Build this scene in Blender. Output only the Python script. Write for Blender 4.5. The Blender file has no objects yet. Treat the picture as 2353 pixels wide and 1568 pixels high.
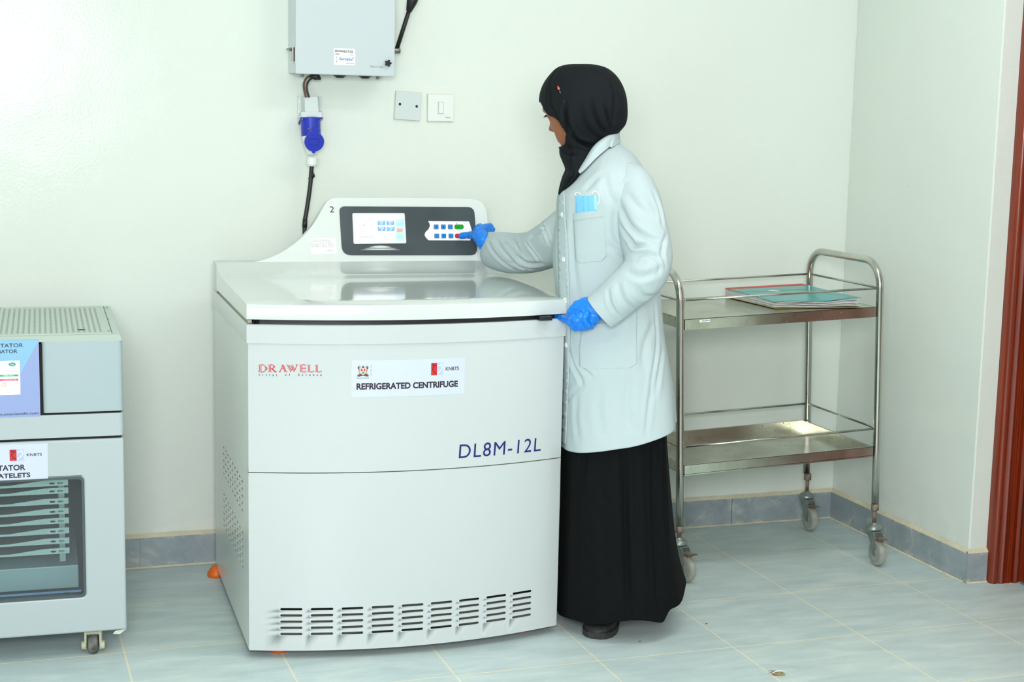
import bpy, bmesh, math, random
import numpy as np
from mathutils import Vector, Matrix
from mathutils.bvhtree import BVHTree
from mathutils.geometry import tessellate_polygon
random.seed(7); rng = np.random.RandomState(7)
sc = bpy.context.scene
# ------------------------------------------------------------------ camera
PW, PH = 2353, 1568
FOC, YAW, PITCH, ROLL = 3502.3, -.3328, .1451, .0214
CAM = np.array([-2.91804, -4.79252, 1.43264])
_cy, _sy = math.cos(YAW), math.sin(YAW)
CF = np.array([-_sy*math.cos(PITCH), _cy*math.cos(PITCH), -math.sin(PITCH)])
_r0 = np.array([_cy, _sy, 0.]); _u0 = np.cross(_r0, CF)
CR = _r0*math.cos(ROLL)+_u0*math.sin(ROLL); CU = -_r0*math.sin(ROLL)+_u0*math.cos(ROLL)
cd = bpy.data.cameras.new('camera'); cam = bpy.data.objects.new('camera', cd); sc.collection.objects.link(cam)
cd.sensor_width = 36; cd.lens = FOC/PW*36; cd.clip_start = .05; cd.clip_end = 60
M = Matrix.Identity(4)
for i in range(3):
    M[i][0], M[i][1], M[i][2], M[i][3] = CR[i], CU[i], -CF[i], CAM[i]
cam.matrix_world = M; sc.camera = cam
# ------------------------------------------------------------------ colour management and light
sc.view_settings.view_transform = 'Standard'; sc.view_settings.look = 'None'
sc.view_settings.exposure = 0.0; sc.view_settings.gamma = 1; sc.view_settings.use_curve_mapping = False
wd = bpy.data.worlds.new('world'); sc.world = wd; wd.use_nodes = True
wd.node_tree.nodes['Background'].inputs[0].default_value = (.85, .95, 1, 1)
wd.node_tree.nodes['Background'].inputs[1].default_value = 0.6
def area(name, loc, target, sx, sy, power, col):
    l = bpy.data.lights.new(name, 'AREA'); l.shape = 'RECTANGLE'; l.size = sx; l.size_y = sy; l.energy = power; l.color = col
    o = bpy.data.objects.new(name, l); sc.collection.objects.link(o); o.location = loc
    d = Vector(target)-Vector(loc); o.rotation_euler = d.to_track_quat('-Z', 'Y').to_euler(); return o
area('photographer_softbox', (-3.0, -5.1, 1.78), (-1.8, 0, .7), 1.1, .8, 115, (1, .97, 1.0))
area('side_fill_light', (-5.3, -6.4, 1.45), (-1.0, -.3, .6), 2.0, 1.3, 26, (1, .97, 1.0))  # fill light added to brighten left-facing sides, no known source there
LAMPS = [(-2.1, -2.4), (-3.1, -4.6), (-.85, -1.7)]
for x, y in LAMPS: area('ceiling_lamp_light', (x, y, 2.83), (x, y, 0), 1.15, .28, 12 if x > -1 else 4, (1, .965, 1.0))

# ------------------------------------------------------------------ pixel helpers (a photo point on a known plane -> world point)
class Fr:
    def __init__(s, o=(0, 0, 0), deg=0):
        a = math.radians(deg); s.M = np.array([[math.cos(a), -math.sin(a), 0], [math.sin(a), math.cos(a), 0], [0, 0, 1]]); s.o = np.array(o, float)
    def ray(s, px, py):
        return s.M.T@(CAM-s.o), s.M.T@(CF*FOC+CR*(px-PW/2)+CU*(PH/2-py))
    def at(s, px, py, ax, val):
        c, d = s.ray(px, py); return c+(val-c[ax])/d[ax]*d
    def pl(s, px, py, p0, n):
        c, d = s.ray(px, py); n = np.array(n, float); return c+((np.array(p0)-c)@n)/(d@n)*d
WF = Fr()

# ------------------------------------------------------------------ materials
def mat(name, col, rough=.5, metal=0., bump=0, bscale=40, var=0, vscale=6, spec=.5, coat=0, emit=0, trans=0, stretch=(1, 1, 1), var2=None):
    m = bpy.data.materials.new(name); m.use_nodes = True; nt = m.node_tree; b = nt.nodes['Principled BSDF']
    c = tuple((x/255/12.92 if x/255 <= .04045 else ((x/255+.055)/1.055)**2.4) for x in col)+(1,)
    b.inputs['Base Color'].default_value = c; b.inputs['Roughness'].default_value = rough; b.inputs['Metallic'].default_value = metal
    b.inputs['Specular IOR Level'].default_value = spec; b.inputs['Coat Weight'].default_value = coat
    if trans: b.inputs['Transmission Weight'].default_value = trans; b.inputs['IOR'].default_value = 1.1
    if emit: b.inputs['Emission Color'].default_value = c; b.inputs['Emission Strength'].default_value = emit
    tc = nt.nodes.new('ShaderNodeTexCoord'); mp = nt.nodes.new('ShaderNodeMapping'); nt.links.new(tc.outputs['Object'], mp.inputs[0]); mp.inputs['Scale'].default_value = stretch
    if var:
        n = nt.nodes.new('ShaderNodeTexNoise'); n.inputs['Scale'].default_value = vscale; n.inputs['Detail'].default_value = 5; nt.links.new(mp.outputs[0], n.inputs[0])
        r = nt.nodes.new('ShaderNodeValToRGB'); r.color_ramp.elements[0].position = .35; r.color_ramp.elements[1].position = .65
        if var2 is not None: c0 = tuple((x/255)**2.2 for x in var2)+(1,)
        else: c0 = tuple(x*(1-var) for x in c[:3])+(1,)
        r.color_ramp.elements[0].color = c0; r.color_ramp.elements[1].color = c
        nt.links.new(n.outputs[0], r.inputs[0]); nt.links.new(r.outputs[0], b.inputs['Base Color'])
    if bump:
        n = nt.nodes.new('ShaderNodeTexNoise'); n.inputs['Scale'].default_value = bscale; n.inputs['Detail'].default_value = 4; nt.links.new(mp.outputs[0], n.inputs[0])
        bp = nt.nodes.new('ShaderNodeBump'); bp.inputs['Strength'].default_value = bump; bp.inputs['Distance'].default_value = .01
        nt.links.new(n.outputs[0], bp.inputs['Height']); nt.links.new(bp.outputs[0], b.inputs['Normal'])
    return m
def lin(*c): return tuple((x/255/12.92 if x/255 <= .04045 else ((x/255+.055)/1.055)**2.4) for x in c)+(1,)
class NT:
    def __init__(s, name):
        s.m = bpy.data.materials.new(name); s.m.use_nodes = True; s.t = s.m.node_tree; s.b = s.t.nodes['Principled BSDF']
    def n(s, typ, **k):
        x = s.t.nodes.new('ShaderNode'+typ)
        for a, v in k.items(): setattr(x, a, v)
        return x
    def l(s, a, b): s.t.links.new(a, b)
    def math(s, op, a, b=None, clamp=False):
        x = s.n('Math', operation=op, use_clamp=clamp)
        for i, v in enumerate((a, b)):
            if v is None: continue
            if isinstance(v, (int, float)): x.inputs[i].default_value = v
            else: s.l(v, x.inputs[i])
        return x.outputs[0]
    def noise(s, co, sc_, det=4, rough=.5, dist=0):
        x = s.n('TexNoise'); x.inputs['Scale'].default_value = sc_; x.inputs['Detail'].default_value = det; x.inputs['Roughness'].default_value = rough; x.inputs['Distortion'].default_value = dist
        s.l(co, x.inputs['Vector']); return x.outputs[0]
    def ramp(s, f, *st):
        x = s.n('ValToRGB'); e = x.color_ramp.elements
        while len(e) < len(st): e.new(.5)
        for k, (p, c) in enumerate(st): e[k].position = p; e[k].color = c if len(c) == 4 else tuple(c)+(1,)
        s.l(f, x.inputs[0]); return x.outputs[0]
    def mix(s, f, a, b):
        x = s.n('Mix', data_type='RGBA')
        if isinstance(f, (int, float)): x.inputs[0].default_value = f
        else: s.l(f, x.inputs[0])
        for i, v in ((6, a), (7, b)):
            if isinstance(v, tuple): x.inputs[i].default_value = v
            else: s.l(v, x.inputs[i])
        return x.outputs[2]
    def bump(s, h, st=.3, d=.01):
        x = s.n('Bump'); x.inputs['Strength'].default_value = st; x.inputs['Distance'].default_value = d; s.l(h, x.inputs['Height']); s.l(x.outputs[0], s.b.inputs['Normal'])
BW = (0, 0, 0, 1); WH = (1, 1, 1, 1)
def wall_mat(name, base, dirt):
    k = NT(name); g = k.n('NewGeometry'); pos = g.outputs['Position']
    n1 = k.noise(pos, 1.3, 3); c = k.mix(n1, lin(*base), lin(*[x-7 for x in base]))
    # old putty and rubbed patches low on the wall, small specks higher up
    sep = k.n('SeparateXYZ'); k.l(pos, sep.inputs[0])
    low = k.ramp(sep.outputs[2], (.09, WH), (.26, BW))
    n2 = k.noise(pos, 9, 5, .7, .6); f = k.math('MULTIPLY', k.ramp(n2, (.50, BW), (.60, WH)), low)
    c = k.mix(k.math('MULTIPLY', f, .55), c, lin(*dirt))
    v = k.n('TexVoronoi'); v.inputs['Scale'].default_value = 5.5; k.l(pos, v.inputs['Vector'])
    sp = k.ramp(v.outputs['Distance'], (.010, WH), (.018, BW))
    c = k.mix(k.math('MULTIPLY', sp, .35), c, lin(120, 130, 115))
    k.l(c, k.b.inputs['Base Color'])
    k.b.inputs['Roughness'].default_value = .13; k.b.inputs['Specular IOR Level'].default_value = .13
    h = k.math('ADD', k.noise(pos, 130, 3, .5), k.math('MULTIPLY', k.noise(pos, 4, 2), 7.0))
    k.bump(h, .15, .004); return k.m
M_wall = wall_mat('wall_paint_pale_green', (227, 236, 227), (238, 238, 226))
M_wallr = wall_mat('wall_paint_right', (227, 236, 227), (240, 240, 230))
M_white = mat('white_ceiling_paint', (235, 238, 232), .8)
def floor_mat():
    k = NT('grey_blue_floor_tiles'); g = k.n('NewGeometry'); pos = g.outputs['Position']; sep = k.n('SeparateXYZ'); k.l(pos, sep.inputs[0])
    def edge(o, off):
        a = k.math('DIVIDE', k.math('ADD', o, off), .4); fr = k.math('FRACT', a); return k.math('MULTIPLY', k.math('MINIMUM', fr, k.math('SUBTRACT', 1.0, fr)), .4), k.math('FLOOR', a)
    ex, ix = edge(sep.outputs[0], .60368+8*.4+.8); ey, iy = edge(sep.outputs[1], .37688+20*.4)
    wob = k.math('MULTIPLY', k.math('SUBTRACT', k.noise(pos, 45, 3), .5), .003)
    e = k.math('ADD', k.math('MINIMUM', ex, ey), wob)
    gm = k.ramp(e, (.0023, WH), (.0034, BW))
    cv = k.n('CombineXYZ'); k.l(ix, cv.inputs[0]); k.l(iy, cv.inputs[1]); wn = k.n('TexWhiteNoise'); k.l(cv.outputs[0], wn.inputs[0])
    mp = k.n('Mapping'); k.l(pos, mp.inputs[0]); mp.inputs['Scale'].default_value = (1, 3.4, 1); mp.inputs['Rotation'].default_value = (0, 0, .25)
    n = k.noise(mp.outputs[0], 5, 6, .62, .4); n2 = k.noise(pos, 60, 4, .7)
    c = k.ramp(n, (.28, lin(181, 200, 200)), (.5, lin(198, 216, 214)), (.72, lin(216, 230, 226)))
    c = k.mix(k.math('MULTIPLY', wn.outputs[0], .28), c, lin(184, 204, 212))
    c = k.mix(k.math('MULTIPLY', k.ramp(n2, (.52, BW), (.7, WH)), .35), c, lin(206, 214, 208))
    v = k.n('TexVoronoi'); v.inputs['Scale'].default_value = 14; k.l(pos, v.inputs['Vector'])
    sp = k.ramp(v.outputs['Distance'], (.03, WH), (.055, BW)); sel = k.ramp(k.noise(pos, 3.1, 2), (.52, BW), (.56, WH))
    c = k.mix(k.math('MULTIPLY', k.math('MULTIPLY', sp, sel), .6), c, lin(228, 234, 228))
    c = k.mix(gm, c, lin(242, 234, 200)); k.l(c, k.b.inputs['Base Color'])
    k.b.inputs['Roughness'].default_value = .42
    k.bump(k.math('SUBTRACT', k.math('MULTIPLY', n2, .25), gm), .25, .002); return k.m
M_floor = floor_mat()
def skirt_tile():
    k = NT('dark_grey_skirting_tile'); g = k.n('NewGeometry'); pos = g.outputs['Position']
    c = k.ramp(k.noise(pos, 9, 5, .65, .3), (.3, lin(136, 149, 154)), (.7, lin(162, 174, 178)))
    f = k.ramp(k.noise(pos, 7, 8, .75, .9), (.54, BW), (.64, WH)); c = k.mix(k.math('MULTIPLY', f, .7), c, lin(196, 200, 186))
    sep = k.n('SeparateXYZ'); k.l(pos, sep.inputs[0])
    edge = k.math('ADD', k.ramp(sep.outputs[2], (.006, WH), (.02, BW)), k.ramp(sep.outputs[2], (.088, BW), (.1, WH)))
    f2 = k.math('MULTIPLY', k.ramp(k.noise(pos, 30, 6, .7), (.5, BW), (.6, WH)), edge)
    c = k.mix(k.math('MULTIPLY', f2, .7), c, lin(205, 203, 180)); k.l(c, k.b.inputs['Base Color']); k.b.inputs['Roughness'].default_value = .5
    k.bump(k.noise(pos, 60, 4), .15, .003); return k.m
M_skirting = skirt_tile()
M_putty = mat('cream_putty', (218, 214, 186), .8, bump=.5, bscale=60, var=.12, vscale=12)
def wood():
    k = NT('varnished_red_brown_wood'); g = k.n('NewGeometry'); mp = k.n('Mapping'); k.l(g.outputs['Position'], mp.inputs[0]); mp.inputs['Scale'].default_value = (60, 60, 1.2)
    n = k.noise(mp.outputs[0], 1.6, 5, .6, .5); c = k.ramp(n, (.25, lin(84, 22, 3)), (.5, lin(120, 38, 9)), (.75, lin(144, 52, 18))); k.l(c, k.b.inputs['Base Color'])
    k.b.inputs['Roughness'].default_value = .28; k.b.inputs['Coat Weight'].default_value = .4; k.bump(n, .15, .003); return k.m
M_wood = wood()
M_cab = mat('centrifuge_white_enamel', (196, 204, 204), .26, bump=.02, bscale=200, coat=.35)
M_console = mat('console_white_enamel', (222, 232, 227), .3, coat=.2)
M_cabside = mat('centrifuge_enamel_lightened', (224, 232, 224), .3, coat=.2)  # lighter than the front enamel to make up for weak light on the sides
M_lidm = mat('lid_white_enamel', (209, 218, 213), .14, coat=.6)
M_mach = mat('incubator_pale_grey_enamel', (175, 187, 189), .42)
M_machtop = mat('incubator_top_grey_green', (190, 205, 196), .5)
M_black = mat('black_plastic', (22, 24, 26), .45)
M_dark = mat('dark_interior', (14, 14, 16), .8)
M_orange = mat('orange_rubber', (225, 105, 12), .45)
M_panel = mat('charcoal_control_panel', (66, 78, 82), .38, var=.25, vscale=9)
M_paper = mat('white_paper_label', (246, 248, 246), .6)
M_bluepaper = mat('pale_blue_paper_label', (200, 210, 228), .45)
M_ink = mat('dark_ink', (40, 26, 38), .6)
M_navy = mat('navy_ink', (18, 22, 110), .5)
M_redink = mat('red_ink', (200, 30, 36), .5)
M_greyink = mat('grey_ink', (120, 130, 130), .6)
M_lblue = mat('light_blue_ink', (176, 194, 222), .5)
M_green = mat('green_ink', (10, 150, 110), .5)
M_gold = mat('gold_ink', (196, 148, 70), .5)
M_brownink = mat('brown_ink', (90, 62, 62), .6)
M_blackink = mat('black_ink', (14, 14, 18), .6)
M_steel = mat('stainless_steel', (205, 205, 196), .2, 1.0, bump=.05, bscale=30, var=.25, vscale=7, stretch=(1, 1, .6))
def tray_mat():
    k = NT('stained_stainless_tray'); g = k.n('NewGeometry'); pos = g.outputs['Position']
    c = k.ramp(k.noise(pos, 5, 5, .6, .8), (.3, lin(168, 168, 150)), (.6, lin(206, 208, 196)))
    v = k.n('TexVoronoi'); v.inputs['Scale'].default_value = 75; k.l(pos, v.inputs['Vector'])
    f = k.math('MULTIPLY', k.ramp(v.outputs['Distance'], (.14, WH), (.2, BW)), k.ramp(k.noise(pos, 5.5, 4, .6), (.50, BW), (.58, WH)))
    c = k.mix(k.math('MULTIPLY', f, .85), c, lin(92, 58, 38)); k.l(c, k.b.inputs['Base Color'])
    k.l(k.math('SUBTRACT', 1.0, k.math('MULTIPLY', f, .9)), k.b.inputs['Metallic'])
    k.b.inputs['Roughness'].default_value = .24; k.bump(k.noise(pos, 3, 3), .12, .01); return k.m
M_tray = tray_mat()
M_rust = mat('rusty_steel', (120, 84, 62), .6, .4, var=.5, vscale=60, var2=(150, 150, 140), bump=.4, bscale=90)
M_zinc = mat('zinc_plated_steel', (160, 172, 168), .38, .7, var=.3, vscale=30, bump=.1)
M_greyrub = mat('grey_rubber_tyre', (168, 172, 160), .65, var=.2, vscale=30)
M_greywheel = mat('grey_wheel_hub', (128, 142, 140), .5)
M_box = mat('fuse_box_enamel', (200, 212, 214), .3)
M_boxin = mat('socket_grey_plastic', (206, 218, 216), .4)
M_blue = mat('royal_blue_plastic', (30, 48, 178), .32)
M_whitepl = mat('white_plastic', (228, 236, 230), .35)
M_cable = mat('black_cable_rubber', (34, 38, 38), .5)
M_brown = mat('brown_wire', (98, 62, 36), .4)
M_screw = mat('screw_metal', (150, 150, 146), .3, .9)
M_glove = mat('blue_nitrile', (6, 128, 232), .36, bump=.25, bscale=55, spec=.5)
M_skin = mat('brown_skin', (150, 92, 58), .5, bump=.04, bscale=150, var=.08, vscale=14)
def cloth(name, col, rough, weave, bs):
    k = NT(name); tc = k.n('TexCoord'); co = tc.outputs['Object']; k.b.inputs['Base Color'].default_value = lin(*col); k.b.inputs['Roughness'].default_value = rough
    k.b.inputs['Specular IOR Level'].default_value = .15
    h = k.math('ADD', k.math('MULTIPLY', k.noise(co, 900, 2), .1), k.math('MULTIPLY', k.noise(co, bs, 4, .55, .4), weave)); k.bump(h, .35, .01); return k.m
M_coat = cloth('white_cotton_coat', (184, 200, 202), .8, .5, 16)
M_hijab = cloth('black_chiffon_scarf', (20, 24, 27), .75, .25, 14)
M_skirt = cloth('black_skirt_fabric', (11, 14, 15), .85, .15, 12)
M_shoe = mat('worn_black_shoe', (34, 36, 36), .6, var=.4, vscale=40, bump=.3, bscale=80)
M_mask = mat('light_blue_face_mask', (122, 198, 240), .7, bump=.2, bscale=120)
M_teal = mat('teal_book_cover', (20, 158, 158), .3, var=.12, vscale=20, coat=.3)
M_pages = mat('white_pages', (226, 230, 226), .8, var=.35, vscale=120, stretch=(.08, .08, 3))
M_redcl = mat('red_spine_tape', (206, 66, 44), .5)
M_card = mat('brown_cardboard', (150, 136, 74), .8)
M_tan = mat('dry_tan_husk', (170, 152, 112), .7, var=.55, vscale=120)

# ------------------------------------------------------------------ object helpers
COL = sc.collection
def empty(name, label, cat, loc=(0, 0, 0), deg=0, group=None):
    o = bpy.data.objects.new(name, None); COL.objects.link(o); o.location = loc; o.rotation_euler = (0, 0, math.radians(deg)); o.empty_display_size = .05
    o['label'] = label; o['category'] = cat
    if group: o['group'] = group
    return o
def link(name, me, m, parent=None, smooth=False, label=None):
    o = bpy.data.objects.new(name, me); COL.objects.link(o)
    if m is not None: me.materials.append(m)
    if parent is not None: o.parent = parent
    if smooth:
        me.polygons.foreach_set('use_smooth', [True]*len(me.polygons))
        if smooth == 'auto':
            me.set_sharp_from_angle(angle=math.radians(40))
    if label: o['label'] = label
    me.update(); return o
def fromdata(name, vs, fs, m, parent=None, smooth=False, label=None):
    me = bpy.data.meshes.new(name); me.from_pydata([tuple(map(float, v)) for v in vs], [], [tuple(int(i) for i in f) for f in fs]); me.validate()
    return link(name, me, m, parent, smooth, label)
class B:
    """collects shapes into one bmesh"""
    def __init__(s): s.bm = bmesh.new()
    def raw(s, vs, fs):
        bv = [s.bm.verts.new(tuple(map(float, v))) for v in vs]
        for f in fs:
            try: s.bm.faces.new([bv[i] for i in f])
            except ValueError: pass
        return bv
    def box(s, a, b, bev=0, seg=2):
        x0, y0, z0 = a; x1, y1, z1 = b
        t = bmesh.new(); r = bmesh.ops.create_cube(t, size=1)
        for v in t.verts: v.co = Vector(((x0+x1)/2+v.co.x*(x1-x0), (y0+y1)/2+v.co.y*(y1-y0), (z0+z1)/2+v.co.z*(z1-z0)))
        if bev: bmesh.ops.bevel(t, geom=t.edges[:], offset=bev, segments=seg, profile=.5, affect='EDGES')
        s._merge(t); return s
    def _merge(s, t):
        t.verts.index_update(); s.raw([v.co for v in t.verts], [[v.index for v in f.verts] for f in t.faces]); t.free()
    def cyl(s, p0, p1, r, r1=None, n=20, cap=True, bev=0):
        p0, p1 = Vector(p0), Vector(p1); r1 = r if r1 is None else r1; d = (p1-p0); L = d.length; q = d.to_track_quat('Z', 'Y')
        prof = [(0, 0), (r, 0), (r1, L), (0, L)] if not bev else [(0, 0), (r-bev, 0), (r, bev), (r1, L-bev), (r1-bev, L), (0, L)]
        if not cap: prof = prof[1:-1]
        return s.lathe(prof, n, lambda v: p0+q@Vector(v))
    def lathe(s, prof, n=24, T=None, a0=0, a1=2*math.pi):
        T = T or (lambda v: v); vs = []; fs = []; idx = []
        full = abs(a1-a0-2*math.pi) < 1e-6; m = n if full else n+1
        for (r, z) in prof:
            if r < 1e-9: idx.append([len(vs)]*m); vs.append(T((0, 0, z)))
            else:
                idx.append(list(range(len(vs), len(vs)+m)))
                for k in range(m):
                    a = a0+(a1-a0)*k/n; vs.append(T((r*math.cos(a), r*math.sin(a), z)))
        for i in range(len(prof)-1):
            for k in range(n):
                k2 = (k+1) % m; f = [idx[i][k], idx[i][k2], idx[i+1][k2], idx[i+1][k]]
                g = []
                for q in f:
                    if q not in g: g.append(q)
                if len(g) > 2: fs.append(g)
        s.raw(vs, fs); return s
    def tube(s, pts, r, n=12, cap=True):
        P = [Vector(p) for p in pts]; N = len(P); rs = r if hasattr(r, '__len__') else [r]*N
        up = None; rings = []
        for i in range(N):
            t = (P[min(i+1, N-1)]-P[max(i-1, 0)]).normalized()
            if up is None: up = t.orthogonal().normalized()
            up = (up-t*up.dot(t)).normalized(); sd = t.cross(up)
            rings.append([P[i]+(up*math.cos(2*math.pi*k/n)+sd*math.sin(2*math.pi*k/n))*rs[i] for k in range(n)])
        vs = [v for r_ in rings for v in r_]; fs = [[i*n+k, i*n+(k+1) % n, (i+1)*n+(k+1) % n, (i+1)*n+k] for i in range(N-1) for k in range(n)]
        if cap: fs += [list(range(n))[::-1], list(range((N-1)*n, N*n))]
        s.raw(vs, fs); return s
    def prism(s, pts, T, t0, t1, holes=()):
        """2-D outline pts extruded t0..t1; T((a,b,t)) maps to 3-D"""
        loops = [list(pts)]+[list(h) for h in holes]
        tri = tessellate_polygon([[Vector((p[0], p[1], 0)) for p in L] for L in loops]); flat = [p for L in loops for p in L]; n = len(flat)
        vs = [T((p[0], p[1], t0)) for p in flat]+[T((p[0], p[1], t1)) for p in flat]
        fs = [list(t) for t in tri]+[[i+n for i in t[::-1]] for t in tri]
        o = 0
        for L in loops:
            m = len(L)
            for k in range(m): fs.append([o+k, o+(k+1) % m, o+(k+1) % m+n, o+k+n])
            o += m
        s.raw(vs, fs); return s
    def obj(s, name, m, parent=None, smooth=False, label=None):
        bmesh.ops.recalc_face_normals(s.bm, faces=s.bm.faces[:])
        me = bpy.data.meshes.new(name); s.bm.to_mesh(me); s.bm.free(); return link(name, me, m, parent, smooth, label)
def struct(o): o['kind'] = 'structure'; return o
def rrect(x0, y0, x1, y1, r, n=5, rs=None):
    rs = rs or (r, r, r, r); out = []
    for (cx, cy, a, q) in ((x1-rs[0], y1-rs[0], 0, rs[0]), (x0+rs[1], y1-rs[1], 90, rs[1]), (x0+rs[2], y0+rs[2], 180, rs[2]), (x1-rs[3], y0+rs[3], 270, rs[3])):
        for k in range(n+1):
            t = math.radians(a+90*k/n); out.append((cx+q*math.cos(t), cy+q*math.sin(t)))
    return out
def roundpoly(P, r, n=5):
    P = [np.array(p[:2], float) for p in P]; N = len(P); out = []; rs = r if hasattr(r, '__len__') else [r]*N
    for i in range(N):
        a, b, c = P[i-1], P[i], P[(i+1) % N]; q = rs[i]
        if q <= 0: out.append(tuple(b)); continue
        d1 = a-b; d2 = c-b; l = min(q, .45*np.linalg.norm(d1), .45*np.linalg.norm(d2)); p1 = b+d1/np.linalg.norm(d1)*l; p2 = b+d2/np.linalg.norm(d2)*l
        for k in range(n+1):
            t = k/n; out.append(tuple((1-t)**2*p1+2*t*(1-t)*b+t*t*p2))
    return out
def cat(P, n=8, closed=False):
    """Catmull-Rom through the points"""
    P = [np.array(p, float) for p in P]; out = []; N = len(P); R = range(N) if closed else range(N-1)
    for i in R:
        g = (lambda j: P[j % N]) if closed else (lambda j: P[min(max(j, 0), N-1)])
        a, b, c, d = g(i-1), g(i), g(i+1), g(i+2)
        for k in range(n):
            t = k/n; out.append(.5*((2*b)+(c-a)*t+(2*a-5*b+4*c-d)*t*t+(3*b-a-3*c+d)*t**3))
    if not closed: out.append(P[-1])
    return out
def text(name, s_, m, parent, T, x0, y0, x1, y1, bold=0., shear=0., spacing=1., thick=.0004, label=None):
    """writing fitted into the box x0..x1, y0..y1 of a surface given by T((x,y,t))"""
    cu = bpy.data.curves.new('t', 'FONT'); cu.body = s_; cu.size = 1; cu.shear = shear; cu.offset = bold; cu.space_character = spacing; cu.fill_mode = 'FRONT'; cu.resolution_u = 4; cu.space_line = .9
    o = bpy.data.objects.new('t', cu); COL.objects.link(o); bpy.context.view_layer.update()
    me = bpy.data.meshes.new_from_object(o.evaluated_get(bpy.context.evaluated_depsgraph_get())); bpy.data.objects.remove(o); bpy.data.curves.remove(cu)
    if not len(me.vertices): return None
    c = np.array([v.co[:] for v in me.vertices]); lo, hi = c.min(0), c.max(0)
    for v in me.vertices:
        a = (v.co.x-lo[0])/(hi[0]-lo[0]); b = (v.co.y-lo[1])/(hi[1]-lo[1]); v.co = Vector(tuple(map(float, T((x0+a*(x1-x0), y0+b*(y1-y0), thick)))))
    me.name = name; return link(name, me, m, parent, label=label)
def strokes(L, T, w, t0, t1, b=None):
    b = b or B()
    for P in L:
        for p, q in zip(P[:-1], P[1:]):
            p = np.array(p, float); q = np.array(q, float); d = q-p; n_ = np.array([-d[1], d[0]])/max(1e-9, np.linalg.norm(d))*w/2
            b.prism([tuple(p+n_), tuple(p-n_), tuple(q-n_), tuple(q+n_)], T, t0, t1)
    return b
# ================================================================== the room
XL, YF, ZC = -5.4, -9.1, 2.9
struct(B().box((XL-.2, YF-.2, -.1), (1.4, .2, 0)).obj('floor', M_floor))
struct(B().box((XL-.2, YF-.2, ZC), (1.4, .2, ZC+.1)).obj('ceiling', M_white))
struct(B().box((XL-.2, 0, 0), (.2, .2, ZC)).obj('wall_back', M_wall))
b = B().box((XL-.2, YF, 0), (XL, -7.45, ZC)).box((XL-.2, -5.35, 0), (XL, 0, ZC)).box((XL-.2, -7.45, 0), (XL, -5.35, .75)).box((XL-.2, -7.45, 2.15), (XL, -5.35, ZC))
struct(b.obj('wall_left', M_wall))
b = B()
for y in (-7.45, -6.425, -5.4): b.box((XL-.12, y, .75), (XL-.07, y+.05, 2.15))
for z in (.75, 2.10): b.box((XL-.12, -7.45, z), (XL-.07, -5.35, z+.05))
struct(b.obj('added_window', M_white))  # unseen window frame added to go with the side fill light
DY0, DY1 = -.832, -1.84                                          # the doorway in the right wall
b = B().box((0, DY0, 0), (.2, 0, ZC), .004, 2).box((0, YF, 0), (.2, DY1, ZC)).box((0, DY1, 2.16), (.2, DY0, ZC))
struct(b.obj('wall_right', M_wallr))
struct(B().box((1.2, -3.2, 0), (1.35, .2, ZC)).obj('wall_corridor', M_wall))
wx0, wx1, wz0, wz1 = -4.75, -3.55, 1.85, 2.80
b = B().box((XL-.2, YF-.2, 0), (.2, YF, wz0)).box((XL-.2, YF-.2, wz1), (.2, YF, ZC)).box((XL-.2, YF-.2, wz0), (wx0, YF, wz1)).box((wx1, YF-.2, wz0), (.2, YF, wz1))
struct(b.obj('wall_front', M_wall))
b = B()
for x in (wx0, (wx0+wx1)/2-.025, wx1-.05): b.box((x, YF-.12, wz0), (x+.05, YF-.07, wz1))
for z in (wz0, wz1-.05): b.box((wx0, YF-.12, z), (wx1, YF-.07, z+.05))
struct(b.obj('window_1', M_white))
def thin_glass(name, tint, refl=.04):
    k = NT(name); t = k.n('BsdfTransparent'); t.inputs[0].default_value = tint; g_ = k.n('BsdfGlossy'); g_.inputs['Roughness'].default_value = .03; fz = k.n('Fresnel'); fz.inputs[0].default_value = 1.45
    mx = k.n('MixShader'); k.l(fz.outputs[0], mx.inputs[0]); k.l(t.outputs[0], mx.inputs[1]); k.l(g_.outputs[0], mx.inputs[2]); k.l(mx.outputs[0], k.t.nodes['Material Output'].inputs[0]); return k.m
M_glass = thin_glass('clear_window_glass', (.94, .97, .96, 1))
w = B().box((wx0, YF-.1, wz0), (wx1, YF-.094, wz1)).obj('window_pane', M_glass, bpy.data.objects['window_1'])
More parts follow.
